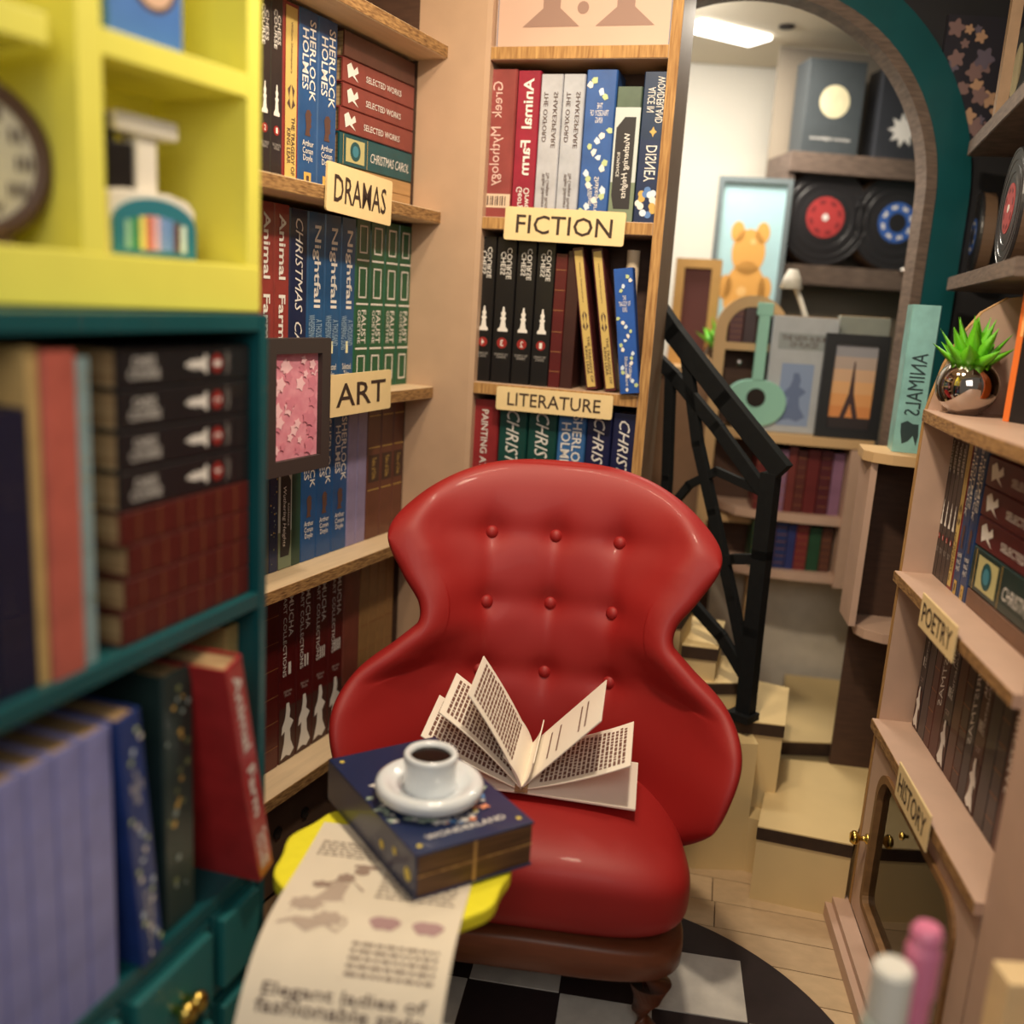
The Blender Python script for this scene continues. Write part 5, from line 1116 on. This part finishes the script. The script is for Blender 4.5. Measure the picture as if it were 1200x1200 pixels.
# cover print: wreath, title and stars on top
def toppoly(mb, pts, dz=0): mb.add([(a, b, BH+.0005+dz) for a, b in pts], [tuple(range(len(pts)))])
cpw = atZ(503, 926, TZt+.004+BH+.012)-cB; wc = (cpw.x*cos(ang_x)+cpw.y*sin(ang_x), -cpw.x*sin(ang_x)+cpw.y*cos(ang_x)); rr = random.Random(12)
pal = {'w': WPR, 'g': mat('c_sage', (168, 186, 170)), 'y': mat('c_yl', (226, 204, 90)), 'b': mat('c_lb', (96, 150, 210)), 'o': mat('c_oy', (232, 150, 110))}
mbs = {k: MB() for k in pal}
for i in range(64):
    a = 2*pi*i/64+rr.uniform(-.05, .05); r = .074+rr.uniform(-.010, .012); s = rr.uniform(.003, .008)
    x, y = wc[0]+r*cos(a), wc[1]+r*sin(a); k = rr.choice('wwgg' if not (4.4 < a < 6.0) else 'ybow')
    toppoly(mbs[k], [(x+s*(1+.4*cos(4*t+i))*cos(t+a), y+s*.7*(1+.4*cos(4*t+i))*sin(t+a)) for t in [q*pi/6 for q in range(12)]], .00003*i)
for (x, y) in ((.08, .06), (.92, .06), (.08, .94), (.92, .94)): toppoly(mbs['y'], [(bw*x+.005*(1 if q % 2 else .6)*cos(q*pi/5), bd_*y+.005*(1 if q % 2 else .6)*sin(q*pi/5)) for q in range(10)])
for k, v in mbs.items():
    if v.v: v.build('cover_print', pal[k], nb_)
tm_ = MB()
for s_, cy_, ww, hh in (('ALICE', .165, .055, .008), ('IN', .125, .012, .006), ('WONDERLAND', .075, .125, .012)):
    vs, fs, ar = glyphs(s_, .004); tm_.add([(bw*.5+a*ww, bd_*cy_+.008+b*hh, BH+.001) for a, b in vs], fs)
tm_.build('title', WPR, nb_)
sm_ = MB()
for i, (y, s) in enumerate(((.02, .010), (.06, .006), (.10, .007))): sm_.add([(-.0006, y+s*cos(t), .03+.012*(i % 2)+s*sin(t)) for t in [q*pi/5 for q in range(10)]], [tuple(range(10))])
sm_.build('spine_print', pal['y'], nb_)
# ================================================================== COFFEE CUP AND SAUCER
cp = atZ(503, 926, TZt+.004+BH+.012); czb = TZt+.004+BH+.0022
PORC = mat('porcelain', (226, 232, 236), .18, coat=.6)
sr = (atZ(566, 926, czb).x-atZ(439, 926, czb).x)/2; print('saucer r', sr)
sc_ = MB().lathe([(0, 0), (sr*.6, 0), (sr*.88, .005), (sr*.985, .013), (sr, .020), (sr*.97, .027), (sr*.88, .030), (sr*.74, .026), (sr*.55, .016), (0, .0125)], n=64).build('saucer', PORC, smooth=True, loc=(cp.x, cp.y, czb)); tag(sc_, 'thick white saucer lying on the navy book', 'saucer')
cup = empty('coffee_cup', (cp.x, cp.y+.004, czb+.0125)); tag(cup, 'small white cup of black coffee on the saucer', 'cup')
r = sr*.50
MB().lathe([(0, 0), (r*1.06, 0), (r*.96, .007), (r*.94, .028), (r*.99, .046), (r*1.0, .052), (r*.94, .056), (r*.80, .055), (r*.74, .050), (r*.72, .042), (0, .042)], n=56).build('cup_body', PORC, cup, smooth=True)
MB().lathe([(0, .0495), (r*.73, .0495), (r*.74, .0485)], n=48).build('coffee', mat('coffee', (4, 3, 3), .2, spec=.2), cup, label='glossy black coffee')
# ================================================================== NEAR RIGHT: pens and block on a little shelf out of sight below
pz = atY(1088, 1086, .86)
base_z = .36
ds = empty('desk', (.46, .88, 0)); tag(ds, 'small light wooden desk at the lower right corner under the pink pen', 'desk')
MB().box(-.12, .16, -.14, .08, base_z-.02, base_z).build('desktop', KRAFT, ds, bevel=.001)
for a in (-.11, .14):
    for b in (-.13, .06): MB().box(a, a+.015, b, b+.015, 0.0, base_z-.02).build('leg', KRAFT, ds)
PK = mat('pink_plastic', (226, 132, 168), .35, coat=.2)
pn = empty('pen', (pz.x, pz.y, base_z+.0005)); tag(pn, 'pink capped pen standing upright at the lower right corner', 'pen')
H = pz.z-base_z
MB().lathe([(0, 0), (.014, 0), (.015, H*.75), (0, H*.75)], n=24).build('barrel', PK, pn, smooth=False); MB().lathe([(0, H*.7), (.0175, H*.7), (.0175, H*.9), (.0155, H*.915), (.0155, H-.006), (.012, H), (0, H)], n=28).build('cap', PK, pn, smooth=False)
bzp = atY(1048, 1132, .84); bt = empty('bottle', (bzp.x, bzp.y, base_z+.0005)); tag(bt, 'small white topped bottle with green label left of the pink pen', 'bottle')
H = bzp.z-base_z; MB().lathe([(0, 0), (.022, 0), (.022, H*.7), (.018, H*.74), (0, H*.74)], n=28).build('body', mat('bottle_grey', (196, 206, 196), .3), bt); MB().lathe([(0, H*.74), (.020, H*.74), (.020, H-.004), (.017, H), (0, H)], n=28).build('cap', mat('bottle_white', (232, 232, 224), .35), bt)
MB().lathe([(.0222, .02), (.0224, .02), (.0224, H*.66), (.0222, H*.66)], n=28).build('green_label', mat('bottle_green', (110, 150, 110), .5), bt)
kb_ = atY(1186, 1140, .92); k_ = MB().box(-.012, .04, -.02, .02, 0, kb_.z-base_z).build('wooden_block', mat('cream_block', (232, 206, 158), .6, noise=.1), bevel=.002, loc=(kb_.x, kb_.y, base_z+.0005)); tag(k_, 'cream wooden block at the right edge beside the pink pen', 'block')
